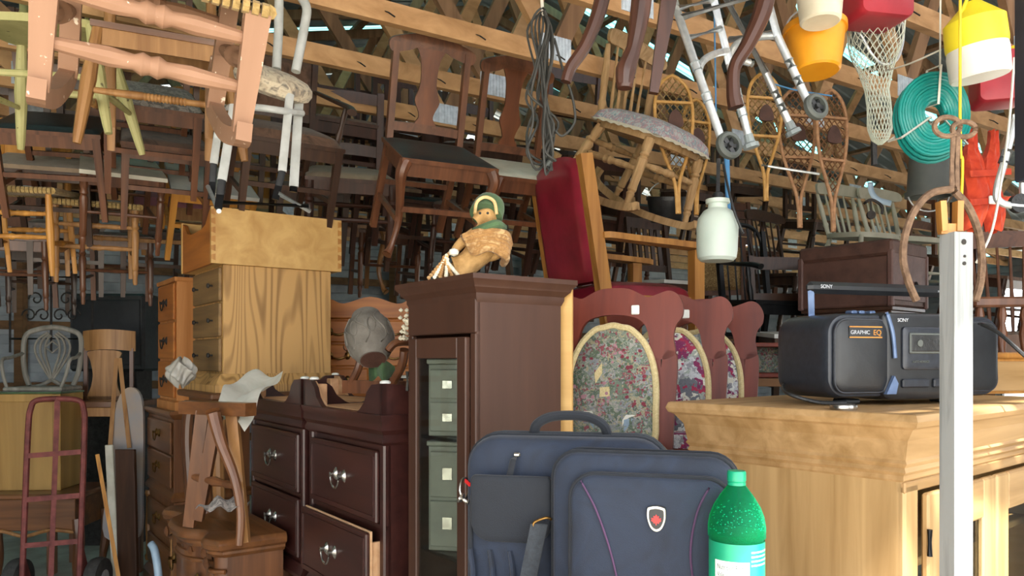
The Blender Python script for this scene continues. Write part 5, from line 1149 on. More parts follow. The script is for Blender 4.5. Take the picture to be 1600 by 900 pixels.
# radio -------------------------------------------------------------------------------------
fl = W(1312, 560, 1.93); rd = thing('portable_radio', 'black portable cassette radio with carrying handle on the oak armoire', 'radio', (0, 0, 1.331), (0, 0, R(17)))
w, hh, dp = .56, .245, .22
rd.location = Vector((fl.x, fl.y, 1.331)) - Matrix.Rotation(R(17), 3, 'Z') @ Vector((-w/2+.04, -dp/2, 0))
for s_ in (-1, 1):
    sp = [(a+s_*(w/2-.105), b+.018) for a, b in rrect(.21, hh-.03, .05, .05)]
    soft_box(sp, -dp/2, dp/2-.02, .025, .008).build('speaker_pod', 'radio_side', rd, 40)
    g = [(a+s_*(w/2-.10), b+.033) for a, b in rrect(.165, hh-.06, .035, .03)]
    gr = soft_box(g, -dp/2-.012, -dp/2+.005, .006, .004).build('speaker_grille', 'radio_black', rd, 50); MB().tube([(a, -dp/2-.008, b) for a, b in g], .003, 6, True).build('grille_rim', 'radio_side', gr)
cb = soft_box([(a, b+.012) for a, b in rrect(.24, hh-.02, .018, .03)], -dp/2-.012, dp/2-.01, .012, .002).build('centre_body', 'radio_black', rd, 40)
for x in (-.15,): 
    MB().tube(smooth_pts([(-.108, -dp/2-.014, hh-.008), (-.092, -dp/2-.017, hh-.06), (-.085, -dp/2-.018, hh-.125)], 5), .005, 7).build('trim_strip', 'radio_blue', cb)
MB().prism([(-.115, .028), (-.085, .028), (-.078, .055), (-.09, .075)], lambda a, b: (a, -dp/2-.022, b), lambda a, b: (a, -dp/2-.012, b)).build('trim_wedge', 'radio_blue', cb)
dk = soft_box([(a+.025, b+.09) for a, b in rrect(.175, .11, .01, .01)], -dp/2-.02, -dp/2-.01, .004, .001).build('cassette_door', 'radio_side', cb, 40)
MB().box((.02, -dp/2-.0225, .158), (.128, .004, .053), None, .002).build('window_frame', 'tub_grey', dk)
wn_ = MB().box((.02, -dp/2-.0245, .158), (.118, .004, .043), None, .003).build('cassette_window', 'black_vinyl', dk)
for x in (-.015, .055): MB().lathe([(.004, -.001), (.009, -.001), (.009, .002), (.004, .002)], 12, Matrix.Translation((x, -dp/2-.0268, .158)) @ Matrix.Rotation(PI/2, 4, 'X')).build('reel', 'tub_grey', wn_)
for i in range(2): MB().box((-.02+.1*i, -dp/2-.016, .055), (.085, .012, .022), None, .003).build('control_window', 'radio_side', cb)
for x in (-.11, -.085, -.05): MB().box((x, 0.0, hh-.002), (.018, .03, .01), None, .003).build('top_button', 'radio_blue', cb)
hd = MB().tube([(-w/2+.045, .0, hh-.07), (-w/2+.04, .0, hh+.055)], .009, 10).build('handle', 'radio_blue', rd); MB().tube([(w/2-.045, .0, hh-.07), (w/2-.04, .0, hh+.055)], .009, 10).build('handle_arm', 'radio_blue', hd)
MB().box((0, 0, hh+.062), (w-.055, .028, .032), None, .011).build('handle_grip', 'radio_black', hd)
MX = Matrix.Rotation(PI/2, 4, 'X')
text_mesh('SONY', .014, 'brand_print', 'silver_print', hd, Matrix.Translation((-w/2+.06, -.0146, hh+.06)) @ MX); text_mesh('MEGA BASS', .008, 'brand_print', 'silver_print', hd, Matrix.Translation((w/2-.11, -.0146, hh+.058)) @ MX)
text_mesh('SONY', .013, 'brand_print', 'silver_print', cb, Matrix.Translation((-.075, -dp/2-.0150, hh-.032)) @ MX)
pl = MB().box((-w/2+.105, -dp/2-.0165, .185), (.10, .001, .03), None, .0004).build('name_plate', 'radio_black', rd)
text_mesh('GRAPHIC', .014, 'plate_print', 'silver_print', pl, Matrix.Translation((-w/2+.058, -dp/2-.0175, .180)) @ MX); text_mesh('EQ', .019, 'plate_print', 'gold_print', pl, Matrix.Translation((-w/2+.127, -dp/2-.0175, .178)) @ MX)
for z in (.1985, .172): MB().box((-w/2+.105, -dp/2-.0172, z), (.10, .001, .003)).build('plate_line', 'gold_print', pl)
text_mesh('AUTO REVERSE', .008, 'door_print', 'tub_grey', dk, Matrix.Translation((-.035, -dp/2-.0225, .108)) @ MX)
for x in (-w/2+.12, w/2-.12): MB().box((x, -.04, .007), (.05, .05, .014), None, .004).build('foot', 'black_vinyl', rd)
c = MB().tube(smooth_pts([rd.matrix_basis @ Vector(v_) for v_ in ((-.28, .06, .05), (-.33, -.02, .03), (-.28, -.08, .008), (-.22, -.11, .008))], 5), .005, 7).build('power_cable', 'black_vinyl'); centred(tag(c, 'black power cable lying beside the radio', 'cable'))
o = MB().lathe([(.001, 0), (.03, 0), (.031, .004), (.03, .01), (.026, .012), (.001, .012)], 24).build('metal_disc', 'silver'); o.location = (W(1318, 560, 1.80).x, 1.80, 1.331); tag(o, 'small shiny metal disc lying under the radio edge', 'disc')
c = MB().tube(smooth_pts([W(1530, 505, 2.0), W(1560, 520, 1.95), W(1600, 555, 1.9), W(1650, 600, 1.9)], 5), .005, 7).build('antenna_wire', 'black_vinyl'); centred(tag(c, 'black wire running from the radio to right edge', 'cable'))
# trunk -------------------------------------------------------------------------------------
w, dp, H = .50, .42, .34; a = R(-50); d0 = 3.9; c = Vector(((1393-800)/F*d0, d0, 1.72)); tk = thing('steamer_trunk', 'brown leather trunk behind the radio handle', 'trunk', c - Matrix.Rotation(a, 3, 'Z') @ Vector((w/2, -dp/2, 0)), (0, 0, a))
MB().box((0, 0, H/2-.04), (w, dp, H-.08), None, .008).build('body', 'trunk_leather', tk); MB().box((0, 0, H-.04), (w+.012, dp+.012, .08), None, .012).build('lid', 'trunk_leather', tk)
MB().box((w/2+.003, 0, H/2-.02), (.006, dp-.04, H-.1), None, .002).build('end_panel', 'trunk_end', tk)
for sx in (-1, 1):
    for sy in (-1, 1): MB().box((sx*(w/2-.005), sy*(dp/2-.005), H/2-.03), (.03, .03, H-.05), None, .006).build('corner_cap', 'trunk_end', tk)
MB().tube(smooth_pts([(w/2+.008, -.06, .13), (w/2+.03, -.03, .10), (w/2+.03, .03, .10), (w/2+.008, .06, .13)], 4), .008, 8).build('end_handle', 'iron_black', tk)
bk = thing('low_cabinet', 'dark chest on the platform under the leather trunk', 'chest', (tk.location.x, tk.location.y, 1.362), (0, 0, a)); bx('body', 'dark_chair', bk, -.24, .24, -.19, .19, 0, .335); bx('lid', 'dark_chair', bk, -.25, .25, -.2, .2, .335, .356)
# iron hoop ------------------------------------------------------------------------------------
d0 = 1.72; ir = thing('iron_hoop', 'rusty iron hoop tongs with looped top, hanging over the post', 'ironwork', W(1468, 450, d0)); rl = lambda px, py, d=d0: W(px, py, d) - ir.location
def band(pts, w_, t_):
    P = smooth_pts(pts, 6); m = MB()
    for a_, b_ in zip(P, P[1:]): m.bar(a_, b_+(b_-a_)*.04, w_, t_)
    return m
MB().tube(smooth_pts([rl(1492, 295), rl(1455, 302), rl(1430, 328), rl(1415, 365), rl(1411, 405), rl(1420, 442), rl(1432, 470)], 6), .0085, 8).build('hoop_arm', 'iron_rust', ir)
MB().tube(smooth_pts([rl(1490, 298), rl(1512, 322), rl(1528, 360), rl(1534, 400), rl(1532, 440), rl(1524, 470)], 6), .0085, 8).build('hoop_arm', 'iron_rust', ir)
MB().tube([rl(1489, 208), rl(1487, 298)], .006, 8).build('shank', 'iron_rust', ir); MB().tube([rl(1497, 208), rl(1495, 298)], .006, 8).build('shank', 'iron_rust', ir)
for cx, cy, rx, ry in ((1480, 198, 20, 15), (1506, 202, 18, 12)): MB().tube([rl(cx+math.cos(t)*rx, cy+math.sin(t)*ry) for t in [2*PI*i/20 for i in range(20)]], .006, 8, True).build('loop', 'iron_rust', ir)

# ---------------------------------------------------------------- hanging from the trusses, right side
def pail(name, label, cat, px, py, d, r0, r1, h, tilt, mat, par=None, lip=True, tz=0):
    o = thing(name, label, cat, W(px, py, d), (R(tilt), 0, R(tz)))
    m = MB(); n = 40; pr_ = [(r0, 0), (r1, h), (r1+.004, h), (r1+.006, h-.012) if lip else (r1+.001, h-.004), (r1-.004, h-.014), (r0-.004, .006)]
    pr_ = [(.001, 0), (r0-.006, 0), (r0, .006), (r1, h-.02), (r1+.007, h-.02), (r1+.007, h), (r1-.003, h), (r0-.004, .01), (.001, .008)]
    vs = [(q*math.cos(2*PI*j/n), q*math.sin(2*PI*j/n), z) for q, z in pr_ for j in range(n)]
    m.add(vs, [(i*n+j, i*n+(j+1)%n, (i+1)*n+(j+1)%n, (i+1)*n+j) for i in range(len(pr_)-1) for j in range(n)]); m.build('body', mat, o)
    MB().tube([(-r1-.004, 0, h-.02)] + [(-(r1+.004)*math.cos(t), .0, h-.02+r1*.95*math.sin(t)) for t in [PI*i/14 for i in range(1, 14)]] + [(r1+.004, 0, h-.02)], .003, 7).build('bail_handle', 'aluminium', o)
    return o
pail('bucket', 'orange plastic bucket hanging under the cream pail', 'bucket', 1276, 113, 2.5, .074, .093, .155, -6, 'orange_plastic')
pail('pail', 'cream plastic pail hanging at top edge above orange bucket', 'pail', 1282, 36, 2.35, .06, .073, .16, -3, 'cream_plastic')
def jerry(name, label, px, py, d, w_, h_, t_, yaw):
    o = thing(name, label, 'can', W(px, py, d), (0, 0, R(yaw)))
    soft_box(rrect(w_, h_, .03, .025), -t_/2, t_/2, .025, .006).build('body', 'red_plastic', o, 50)
    MB().tube(smooth_pts([(-.05, 0, h_-.005), (-.045, 0, h_+.03), (.035, 0, h_+.03), (.04, 0, h_-.005)], 5), .01, 9).build('handle', 'red_plastic', o)
    MB().lathe([(.02, 0), (.02, .02), (.018, .03), (.001, .031)], 16, Matrix.Translation((w_/2-.035, 0, h_-.004))).build('cap', 'yellow_plastic', o); return o
jerry('fuel_can', 'red plastic fuel can at top edge beside the cream pail', 1365, 38, 2.6, .20, .2, .15, 12)
jerry('fuel_can', 'red plastic fuel can at right edge behind yellow float', 1560, 165, 2.9, .17, .19, .14, -15)
# float
fl_ = thing('marker_float', 'half yellow half white plastic float hanging by yellow strap', 'float', W(1532, 122, 2.2), (R(0), R(-9), R(20)))
def facet(prof, n=8): 
    return MB().lathe(prof, n)
facet([(.001, 0), (.074, 0), (.078, .006), (.080, .07), (.078, .085)], 40).build('white_half', 'white_plastic', fl_, 20); facet([(.0785, .085), (.080, .088), (.081, .10), (.079, .16), (.07, .168), (.02, .215), (.001, .22)], 40).build('yellow_half', 'yellow_plastic', fl_, 20)
MB().tube(smooth_pts([(-.07, 0, .15), (-.03, -.01, .22), (.0, -.01, .26), (.005, 0, .40)], 5), .005, 7).build('strap', 'yellow_plastic', fl_); MB().tube(smooth_pts([(.02, 0, .2), (.01, 0, .26), (.005, 0, .40)], 5), .005, 7).build('strap', 'yellow_plastic', fl_)
# hose coil
hc = thing('hose_coil', 'coiled teal garden hose tied with white cord', 'hose', W(1449, 246, 2.4), (R(6), 0, R(8)))
cz = .13; pts = []; turns = 9
for layer in range(3):
    m = MB(); pts = []
    for i in range(turns*28):
        t = i/(turns*28); a = 2*PI*i/28; q = .036 + (.088)*t + .003*layer; pts.append((q*math.cos(a) + .006*layer, -.022 + .017*layer + .004*math.sin(a*3), cz + q*math.sin(a)*1.02 - .006*layer))
    m.tube(pts, .0058, 7).build('hose_layer', 'teal_hose', hc)
for a in (90, 215, 320):
    c_, s_ = math.cos(R(a)), math.sin(R(a)); MB().tube([(c_*.026, -.034, cz+s_*.026), (c_*.14, -.034, cz+s_*.14), (c_*.14, .03, cz+s_*.14), (c_*.026, .03, cz+s_*.026)], .004, 6, True).build('cord_tie', 'cord_white', hc)
MB().tube([(0, -.03, cz+.13), (.002, 0, cz+.42)], .003, 6).build('hanging_cord', 'cord_white', hc)
# landing net
ln = thing('landing_net', 'white mesh fishing net hanging between bucket and hose', 'net', W(1370, 225, 2.7)); rl = lambda px, py, d=2.7: W(px, py, d) - ln.location
MB().tube(smooth_pts([rl(1327, 40), rl(1345, 55), rl(1362, 85), rl(1380, 100), rl(1402, 92), rl(1411, 60), rl(1406, 32), rl(1370, 22)], 6, True), .005, 8, True).build('hoop', 'aluminium', ln)
prn = [(20, 43, 1370), (60, 42, 1368), (85, 36, 1366), (110, 26, 1368), (140, 18, 1370), (170, 18, 1374), (200, 19, 1375), (218, 13, 1375), (226, 3, 1375)]
def net_pt(a, t):
    k = t*(len(prn)-1); i = min(int(k), len(prn)-2); f_ = k-i; y0, r0, x0 = prn[i]; y1, r1, x1 = prn[i+1]; y = y0+(y1-y0)*f_; q = r0+(r1-r0)*f_; x = x0+(x1-x0)*f_
    p_ = rl(x + q*math.cos(a), y); p_.y += q/F*2.7*math.sin(a)*.8; return p_
m = MB(); na, nt = 22, 26
for i in range(na):
    for s_ in (-1, 1): m.tube([net_pt(2*PI*(i + s_*j*.5)/na + .03*math.sin(j*1.7+i), j/nt) for j in range(nt+1)], .0014, 4)
m.build('mesh_bag', 'net_cord', ln, 60)
# snowshoes
def snowshoe(label, px, ytop, ytail, d, wpx, fm, lm, yaw, roll, grp=None):
    L = (ytail-ytop)/F*d; w_ = wpx/F*d; o = thing('snowshoe', label, 'snowshoe', W(px, ytail, d), (R(-4), R(roll), R(yaw)))
    half = [(.0, .03), (.14, .035), (.24, .08), (.36, .23), (.5, .40), (.64, .49), (.78, .5), (.9, .40), (.97, .2), (1, 0)]
    hp = smooth_pts([(x*w_, 0, t*L) for t, x in half], 5)
    out = hp + [Vector((-p_.x, 0, p_.z)) for p_ in hp[::-1][1:]]
    MB().tube(out, .009, 8).build('frame', fm, o)
    def hw(z):
        for a_, b_ in zip(hp, hp[1:]):
            if a_.z <= z <= b_.z and b_.z > a_.z: return a_.x + (b_.x-a_.x)*(z-a_.z)/(b_.z-a_.z)
        return 0
    for t in (.5, .8): x = hw(t*L); MB().bar((-x, 0, t*L), (x, 0, t*L), .022, .012).build('cross_bar', fm, o)
    m = MB(); st = w_/5.5
    for s_ in (-1, 1):
        z0 = -w_
        while z0 < L*1.05:
            seg = []
            for i in range(41):
                x = -w_/2 + w_*i/40; z = z0 + s_*(x)*1.25 + (w_*.0)
                if 0.26*L < z < .985*L and abs(x) <= hw(z): seg.append((x, 0, z))
            if len(seg) > 1: m.tube([seg[0], seg[-1]], .0042, 4)
            z0 += st*1.25
    m.build('lacing', lm, o)
    MB().prism(smooth2([(-.035, .62*L), (.035, .62*L), (.03, .7*L), (0, .74*L), (-.03, .7*L)], 3), lambda a, b: (a, -.012, b), lambda a, b: (a, -.022, b)).build('binding', 'trunk_leather', o); return o
snowshoe('yellow snowshoe with pale lacing behind the walker legs', 1197, 108, 314, 3.9, 56, 'ash_frame', 'rawhide', 8, 1)
snowshoe('brown laced snowshoe with long tail between yellow and rightmost snowshoes', 1250, 132, 356, 4.0, 58, 'rawhide_brown', 'rawhide_brown', 5, 0)
snowshoe('brown laced snowshoe, rightmost, tail pointing down at the trunk', 1302, 134, 362, 3.85, 52, 'rawhide_brown', 'rawhide_brown', 12, 2)
snowshoe('ash snowshoe with round toe behind the floral cushioned rocker', 1060, 112, 334, 3.8, 62, 'ash_frame', 'rawhide', 10, -1)
snowshoe('ash snowshoe partly hidden behind the round-toed one', 1088, 150, 336, 4.0, 46, 'ash_frame', 'rawhide', 14, 2)
# walker
wk = thing('walker', 'folding aluminium walker with two front wheels hanging from the trusses', 'walker', W(1170, 240, 2.45)); rl = lambda px, py, d=2.4: W(px, py, d) - wk.location; AL = 'aluminium'
def leg(pts, tip):
    l_ = MB().tube([rl(*p_) for p_ in pts], .0125, 12).build('leg', AL, wk)
    for t in (.35, .6): 
        a_ = rl(*pts[-2]).lerp(rl(*pts[-1]), t); v_ = (rl(*pts[-1]) - rl(*pts[-2])).normalized(); MB().tube([a_, a_+v_*.028], .0155, 12).build('collar', 'grey_plastic', l_)
    e = rl(*pts[-1]); v_ = (e - rl(*pts[-2])).normalized()
    if tip: MB().turned(e - v_*.01, e+v_*.035, [(0, .015), (.6, .017), (.7, .026), (1, .027)]).build('rubber_tip', 'grey_plastic', l_)
    else:
        Mw = Matrix.Translation(e + Vector((.012, -.02, -.01))) @ Matrix.Rotation(R(20), 4, 'Z') @ Matrix.Rotation(R(80), 4, 'X')
        wh = MB().lathe([(.027, -.012), (.036, -.013), (.042, -.007), (.042, .007), (.036, .013), (.027, .012), (.027, -.012)], 26, Mw).build('wheel', 'tub_grey', l_)
        MB().lathe([(.001, -.012), (.008, -.012), (.008, .012), (.001, .012)], 12, Mw).build('hub', 'black_vinyl', wh)
        for k in range(6): a = PI*k/3; MB().bar(Mw @ Vector((math.cos(a)*.006, math.sin(a)*.006, 0)), Mw @ Vector((math.cos(a)*.029, math.sin(a)*.029, 0)), .006, .012).build('spoke', 'black_vinyl', wh)
leg([(1050, -10, 2.35), (1062, 30, 2.34), (1130, 225, 2.3)], False); leg([(1108, -30, 2.5), (1140, 100, 2.5), (1170, 215, 2.5)], True)
leg([(1192, -30, 2.45), (1215, 57, 2.43), (1265, 165, 2.4)], False); leg([(1125, -20, 2.6), (1197, 115, 2.6), (1234, 195, 2.6)], True)
for pts in ([(1057, 14, 2.34), (1112, 0, 2.5)], [(1072, 60, 2.33), (1125, 45, 2.5)], [(1140, 62, 2.56), (1212, 50, 2.44)], [(1062, 28, 2.34), (1200, -12, 2.45)]): MB().tube([rl(*p_) for p_ in pts], .011, 10).build('cross_tube', AL, wk)
MB().tube(smooth_pts([rl(1098, 140, 2.33), rl(1092, 112, 2.33), rl(1100, 94, 2.36), rl(1118, 84, 2.42), rl(1136, 80, 2.5)], 5), .0115, 10).build('side_bow', AL, wk); MB().tube(smooth_pts([rl(1176, 100, 2.58), rl(1145, 88, 2.55), rl(1152, 68, 2.52), rl(1185, 58, 2.47), rl(1214, 56, 2.44)], 5), .0115, 10).build('side_bow', AL, wk)
# aluminium frame on the right edge
wk2 = thing('tubular_chair', 'bent aluminium chair frame hanging at the right edge', 'chair frame', W(1575, 320, 2.4)); rl = lambda px, py, d=2.4: W(px, py, d) - wk2.location
MB().tube(smooth_pts([rl(1588, 180), rl(1570, 250), rl(1558, 295), rl(1562, 315), rl(1590, 322), rl(1640, 322)], 6), .011, 10).build('tube', AL, wk2); MB().tube(smooth_pts([rl(1610, 190, 2.5), rl(1598, 280, 2.5), rl(1602, 318, 2.5)], 5), .011, 10).build('tube', AL, wk2); MB().tube([rl(1568, 255), rl(1574, 235)], .016, 10).build('grip', 'black_vinyl', wk2)
MB().lathe([(.02, -.01), (.03, -.01), (.03, .01), (.02, .01)], 16, Matrix.Translation(rl(1592, 318)) @ Matrix.Rotation(PI/2, 4, 'X')).build('joint', 'black_vinyl', wk2)
# dark upright at the right edge
o = MB().box((0, 0, .9), (.05, .05, 1.8), None, .004).build('dark_upright', 'dark_pole'); o.location = W(1612, 282, 1.75); tag(o, 'dark blue-black upright bar at top right edge', 'bar')
# orange vest
ov = thing('life_vest', 'orange life vest hanging beside the grey tub', 'vest', W(1535, 365, 2.75), (0, 0, R(15)))
def vf(sx):
    def f(a, b):
        th = 2*PI*a; q = .055*(.55+.45*math.sin(PI*min(1, b*1.05+.1)))*(1.0 if b < .7 else 1-.35*(b-.7)/.3)
        return (sx*.038 + q*.85*math.cos(th) + .012*math.sin(b*7+sx), .55*q*math.sin(th) + .006*math.sin(6*th+b*12), .01+.36*b + .006*math.cos(3*th))
    return f
for sx in (-1, 1): MB().grid(vf(sx), 20, 18).build('panel', 'orange_fabric', ov, 60)
for z in (.1, .2): MB().bar((-.09, -.035, z), (.09, -.035, z+.02), .003, .022).build('strap', 'orange_fabric', ov); 
MB().box((0, -.042, .112), (.03, .01, .03), None, .003).build('buckle', 'white_plastic', ov)
# grey tub hung upside down, jug, tools
t_ = pail('tub', 'dark grey plastic tub hanging upside down under the hose', 'tub', 1453, 308, 3.1, .072, .082, .22, 0, 'tub_grey'); t_.rotation_euler = (R(182), 0, 0); t_.location = W(1453, 222, 3.1)
jg = thing('sprayer_jug', 'white plastic sprayer jug with black hose below the walker', 'jug', W(1120, 408, 3.0), (0, R(1), R(10)))
MB().lathe([(.001, 0), (.062, 0), (.074, .012), (.078, .04), (.08, .13), (.075, .165), (.055, .195), (.038, .205), (.036, .222), (.046, .226), (.047, .24), (.034, .243), (.001, .243)], 32).build('tank', 'jug_plastic', jg)
MB().lathe([(.022, .243), (.02, .265), (.012, .27), (.001, .27)], 16).build('pump_cap', 'black_vinyl', jg); MB().tube([(0, 0, .27), (0, 0, .40)], .008, 8).build('pump_rod', 'black_vinyl', jg)
MB().tube(smooth_pts([(.005, -.03, .38), (.012, -.06, .28), (.03, -.082, .18), (.06, -.085, .11), (.068, -.08, .10)], 5), .005, 8).build('hose', 'black_vinyl', jg)
for lab, pts, mt, rr, nm in [
    ('blue plastic rod standing behind the sprayer jug', [W(1135, 225, 3.15), W(1138, 330, 3.15), W(1138, 365, 3.15)], 'cord_blue', .011, 'blue_rod'),
    ('thin light blue cord hanging beside the walker leg', [W(1114, -110, 2.7), W(1118, 130, 2.7), W(1119, 195, 2.7)], 'cord_blue', .003, 'light_twine'),
    ('yellow cord running down past the iron hoop', [W(1502, -415, 1.85), W(1500, 180, 1.85), W(1504, 250, 1.85), W(1502, 320, 1.86), W(1503, 360, 1.87)], 'cord_yellow', .0035, 'yellow_cord'),
    ('white cord dangling at right past the orange vest', [W(1585, 90, 2.0), W(1577, 190, 2.0), W(1565, 280, 2.0), W(1550, 360, 1.95), W(1526, 410, 1.9)], 'cord_white', .0032, 'white_cord'),
    ('white twine stretched between net and yellow float', [W(1385, 110, 2.6), W(1420, 100, 2.5), W(1470, 78, 2.4)], 'cord_white', .003, 'twine'),
    ('blue twine stretched across the snowshoes', [W(1200, 128, 3.6), W(1240, 140, 3.6), W(1300, 150, 3.6)], 'cord_blue', .004, 'twine'),
    ('metal rod lying across the snowshoe tails', [W(1190, 258, 3.6), W(1240, 266, 3.6), W(1280, 272, 3.6)], 'aluminium', .006, 'rod'),
    ('black electric tool handle hanging left of grey tub', [W(1365, 215, 3.0), W(1366, 258, 3.0)], 'black_vinyl', .012, 'tool_handle')]:
    centred(tag(MB().tube(smooth_pts(pts, 4), rr, 8).build(nm, mt), lab, 'cord' if 'cord' in nm or 'twine' in nm else 'rod'))
for a, b in ((1262, 300), (1226, 300)):
    pass
# iron trap hanging from chain
tr_ = thing('animal_trap', 'small rusty steel trap hanging in front of sage chairs', 'trap', W(1368, 320, 3.2)); rl = lambda px, py: W(px, py, 3.2) - tr_.location
MB().tube(smooth_pts([rl(1360, 285), rl(1362, 300), rl(1372, 312), rl(1392, 318)], 5), .012, 8, flat=.4).build('jaw', 'bluegrey_paint', tr_); MB().tube([rl(1360, 312), rl(1362, 340)], .004, 6).build('chain', 'iron_black', tr_); MB().lathe([(.004, -.008), (.018, -.006), (.018, .006), (.004, .008)], 10, Matrix.Translation(rl(1361, 336)) @ Matrix.Rotation(PI/2, 4, 'X')).build('pan', 'iron_black', tr_); MB().tube(smooth_pts([rl(1350, 318), rl(1362, 312), rl(1378, 322), rl(1378, 334)], 4), .006, 7).build('spring', 'iron_black', tr_)
# black bucket behind armchair
pail('bucket', 'black bucket hanging behind the bare wood rocker legs', 'bucket', 1042, 348, 4.2, .09, .11, .14, 12, 'black_vinyl')
# cables -------------------------------------------------------------------------------------------
cb_ = thing('cable_bundle', 'bundle of dark looped electric cable hanging from a hook', 'cable', W(848, 270, 2.9)); rl = lambda px, py, d=2.9: W(px, py, d) - cb_.location
rnd = random.Random(5)
for i in range(7):
    e = rnd.uniform(-1.6, 1.6); pts = [rl(848, 18, 2.9), rl(846-6*i+14, 45), rl(842+4*e, 110), rl(838+10*e, 150), rl(825+8*i, 195+6*e), rl(822+6*i+6*e, 235), rl(838+5*i, 262+8*e), rl(858+4*e, 240), rl(866-3*i, 200), rl(852, 150), rl(850+5*e+2*i, 90), rl(858+2*e, 45)]
    MB().tube(smooth_pts([p_ + Vector((0, rnd.uniform(-.03, .03), 0)) for p_ in pts], 5, True), .0048, 6, True).build('cable_loop', 'cord_dark', cb_)
MB().tube(smooth_pts([rl(866, 60), rl(880, 110), rl(894, 150), rl(898, 190), rl(880, 212), rl(868, 205)], 5), .0048, 6).build('loose_end', 'cord_dark', cb_); MB().tube([rl(846, -10), rl(848, 20), rl(850, 24)], .006, 6).build('hanging_hook', 'cord_white', cb_)
MB().lathe([(.001, 0), (.012, 0), (.012, .03), (.007, .034), (.001, .034)], 10, Matrix.Translation(rl(852, 262)) @ Matrix.Rotation(R(40), 4, 'Y')).build('plug', 'tub_grey', cb_)
# mahogany chair hung above the frame, only its legs show ------------------------------------------------
hc_ = thing('mahogany_chair', 'mahogany chair hung overhead, dark cabriole legs reaching into top edge', 'chair', W(1010, 140, 2.0)); rl = lambda px, py, d: W(px, py, d) - hc_.location
def legp(pts, rr, mt='mahogany', flat=1.): P = smooth_pts([rl(*p_) for p_ in pts], 6); n = len(P); k = len(rr)-1; MB().tube(P, [rr[int(i/(n-1)*k)]+(rr[min(k, int(i/(n-1)*k)+1)]-rr[int(i/(n-1)*k)])*((i/(n-1)*k) % 1) for i in range(n)], 10, flat=flat).build('leg', mt, hc_)
legp([(950, -60, 2.0), (938, 10, 2.0), (915, 70, 2.0), (892, 105, 2.0), (884, 128, 2.0)], [.022, .02, .017, .016, .014])
legp([(1008, -60, 1.85), (1000, 20, 1.85), (990, 75, 1.85), (978, 110, 1.85), (976, 138, 1.85)], [.027, .024, .018, .025, .018])
MB().bar(rl(1054, -60, 2.1), rl(1021, 146, 2.1), .05, .03, .024, .02).build('leg', 'mahogany', hc_)
legp([(1206, -60, 2.05), (1192, 15, 2.05), (1168, 70, 2.05), (1148, 105, 2.05), (1146, 145, 2.05), (1150, 168, 2.05)], [.027, .025, .02, .017, .019, .022])
ot = [(930, -40, 2.0), (1215, -40, 2.05), (1090, -60, 2.35), (960, -60, 2.3)]; vs = [rl(*p_) for p_ in ot]; MB().add(vs + [v_ + Vector((0, 0, .04)) for v_ in vs], [(0,1,2,3), (4,5,6,7), (0,1,5,4), (1,2,6,5), (2,3,7,6), (3,0,4,7)]).build('seat', 'mahogany', hc_)
# doll ------------------------------------------------------------------------------------------------------
dz = 1.68; dl = thing('burlap_doll', 'burlap scarecrow doll with green hood reclining on the curio cabinet', 'doll', W(745, 432, 2.24)); dl.location.z = dz + .002; rl = lambda px, py, d=2.24: W(px, py, d) - dl.location
def skinned(name, pts, edges, rad, mat, par, sub=2):
    me = bpy.data.meshes.new(name); me.from_pydata([p_[:] for p_ in pts], edges, []); o = bpy.data.objects.new(name, me); COL.objects.link(o); me.materials.append(MATS[mat])
    sk = o.modifiers.new('skin', 'SKIN'); sk.use_smooth_shade = True
    for i, v_ in enumerate(me.skin_vertices[0].data): v_.radius = rad[i] if isinstance(rad[i], tuple) else (rad[i], rad[i]); v_.use_root = (i == 0)
    s_ = o.modifiers.new('sub', 'SUBSURF'); s_.levels = sub; s_.render_levels = sub; dg = bpy.context.evaluated_depsgraph_get(); me2 = bpy.data.meshes.new_from_object(o.evaluated_get(dg)); o.modifiers.clear(); o.data = me2
    me2.polygons.foreach_set('use_smooth', [True]*len(me2.polygons)); o.parent = par; return o
P = [rl(735, 418), rl(748, 395), rl(764, 370), rl(764, 352), rl(758, 335), rl(756, 326), rl(782, 372), rl(786, 392), rl(765, 402), rl(740, 402), rl(738, 368), rl(722, 378), rl(708, 394), rl(715, 425), rl(696, 428), rl(680, 430)]
skinned('body', P, [(0,1),(1,2),(2,3),(3,4),(4,5),(2,6),(6,7),(7,8),(8,9),(2,10),(10,11),(11,12),(0,13),(13,14),(14,15)], [.042, .05, .045, .022, .04, .03, .024, .02, .017, .012, .022, .018, .012, .03, .024, .014], 'burlap_doll', dl)
m = MB().lathe([(.05, -.02), (.048, .0), (.046, .02), (.04, .035), (.025, .047), (.001, .05)], 18, Matrix.Translation(rl(762, 328) + Vector((0, .012, 0))) @ Matrix.Rotation(R(18), 4, 'Y') @ Matrix.Rotation(R(-32), 4, 'X')); m.build('hood', 'green_felt', dl)
MB().tube(smooth_pts([rl(742, 335, 2.2), rl(745, 316, 2.2), rl(758, 308, 2.2), rl(772, 315, 2.2), rl(776, 335, 2.2)], 5), .005, 7).build('hood_cord', 'rawhide', dl)
MB().tube(smooth_pts([rl(742, 362, 2.2), rl(756, 356, 2.18), rl(775, 350, 2.19), rl(786, 356, 2.23)], 5), .013, 8).build('green_scarf', 'green_felt', dl)
for i in range(6): MB().tube(smooth_pts([rl(722+3*i, 372+3*i, 2.19), rl(742, 364+6*i, 2.18), rl(765, 362+5*i, 2.18), rl(790, 366+7*i, 2.21), rl(796-2*i, 382+6*i, 2.25)], 5), .0115, 7).build('shawl_fold', 'burlap_scarf', dl)
MB().lathe([(.001, -.012), (.012, -.007), (.015, 0), (.012, .007), (.001, .012)], 12, Matrix.Translation(rl(709, 394, 2.19))).build('pom_pom', 'white_cloth', dl)
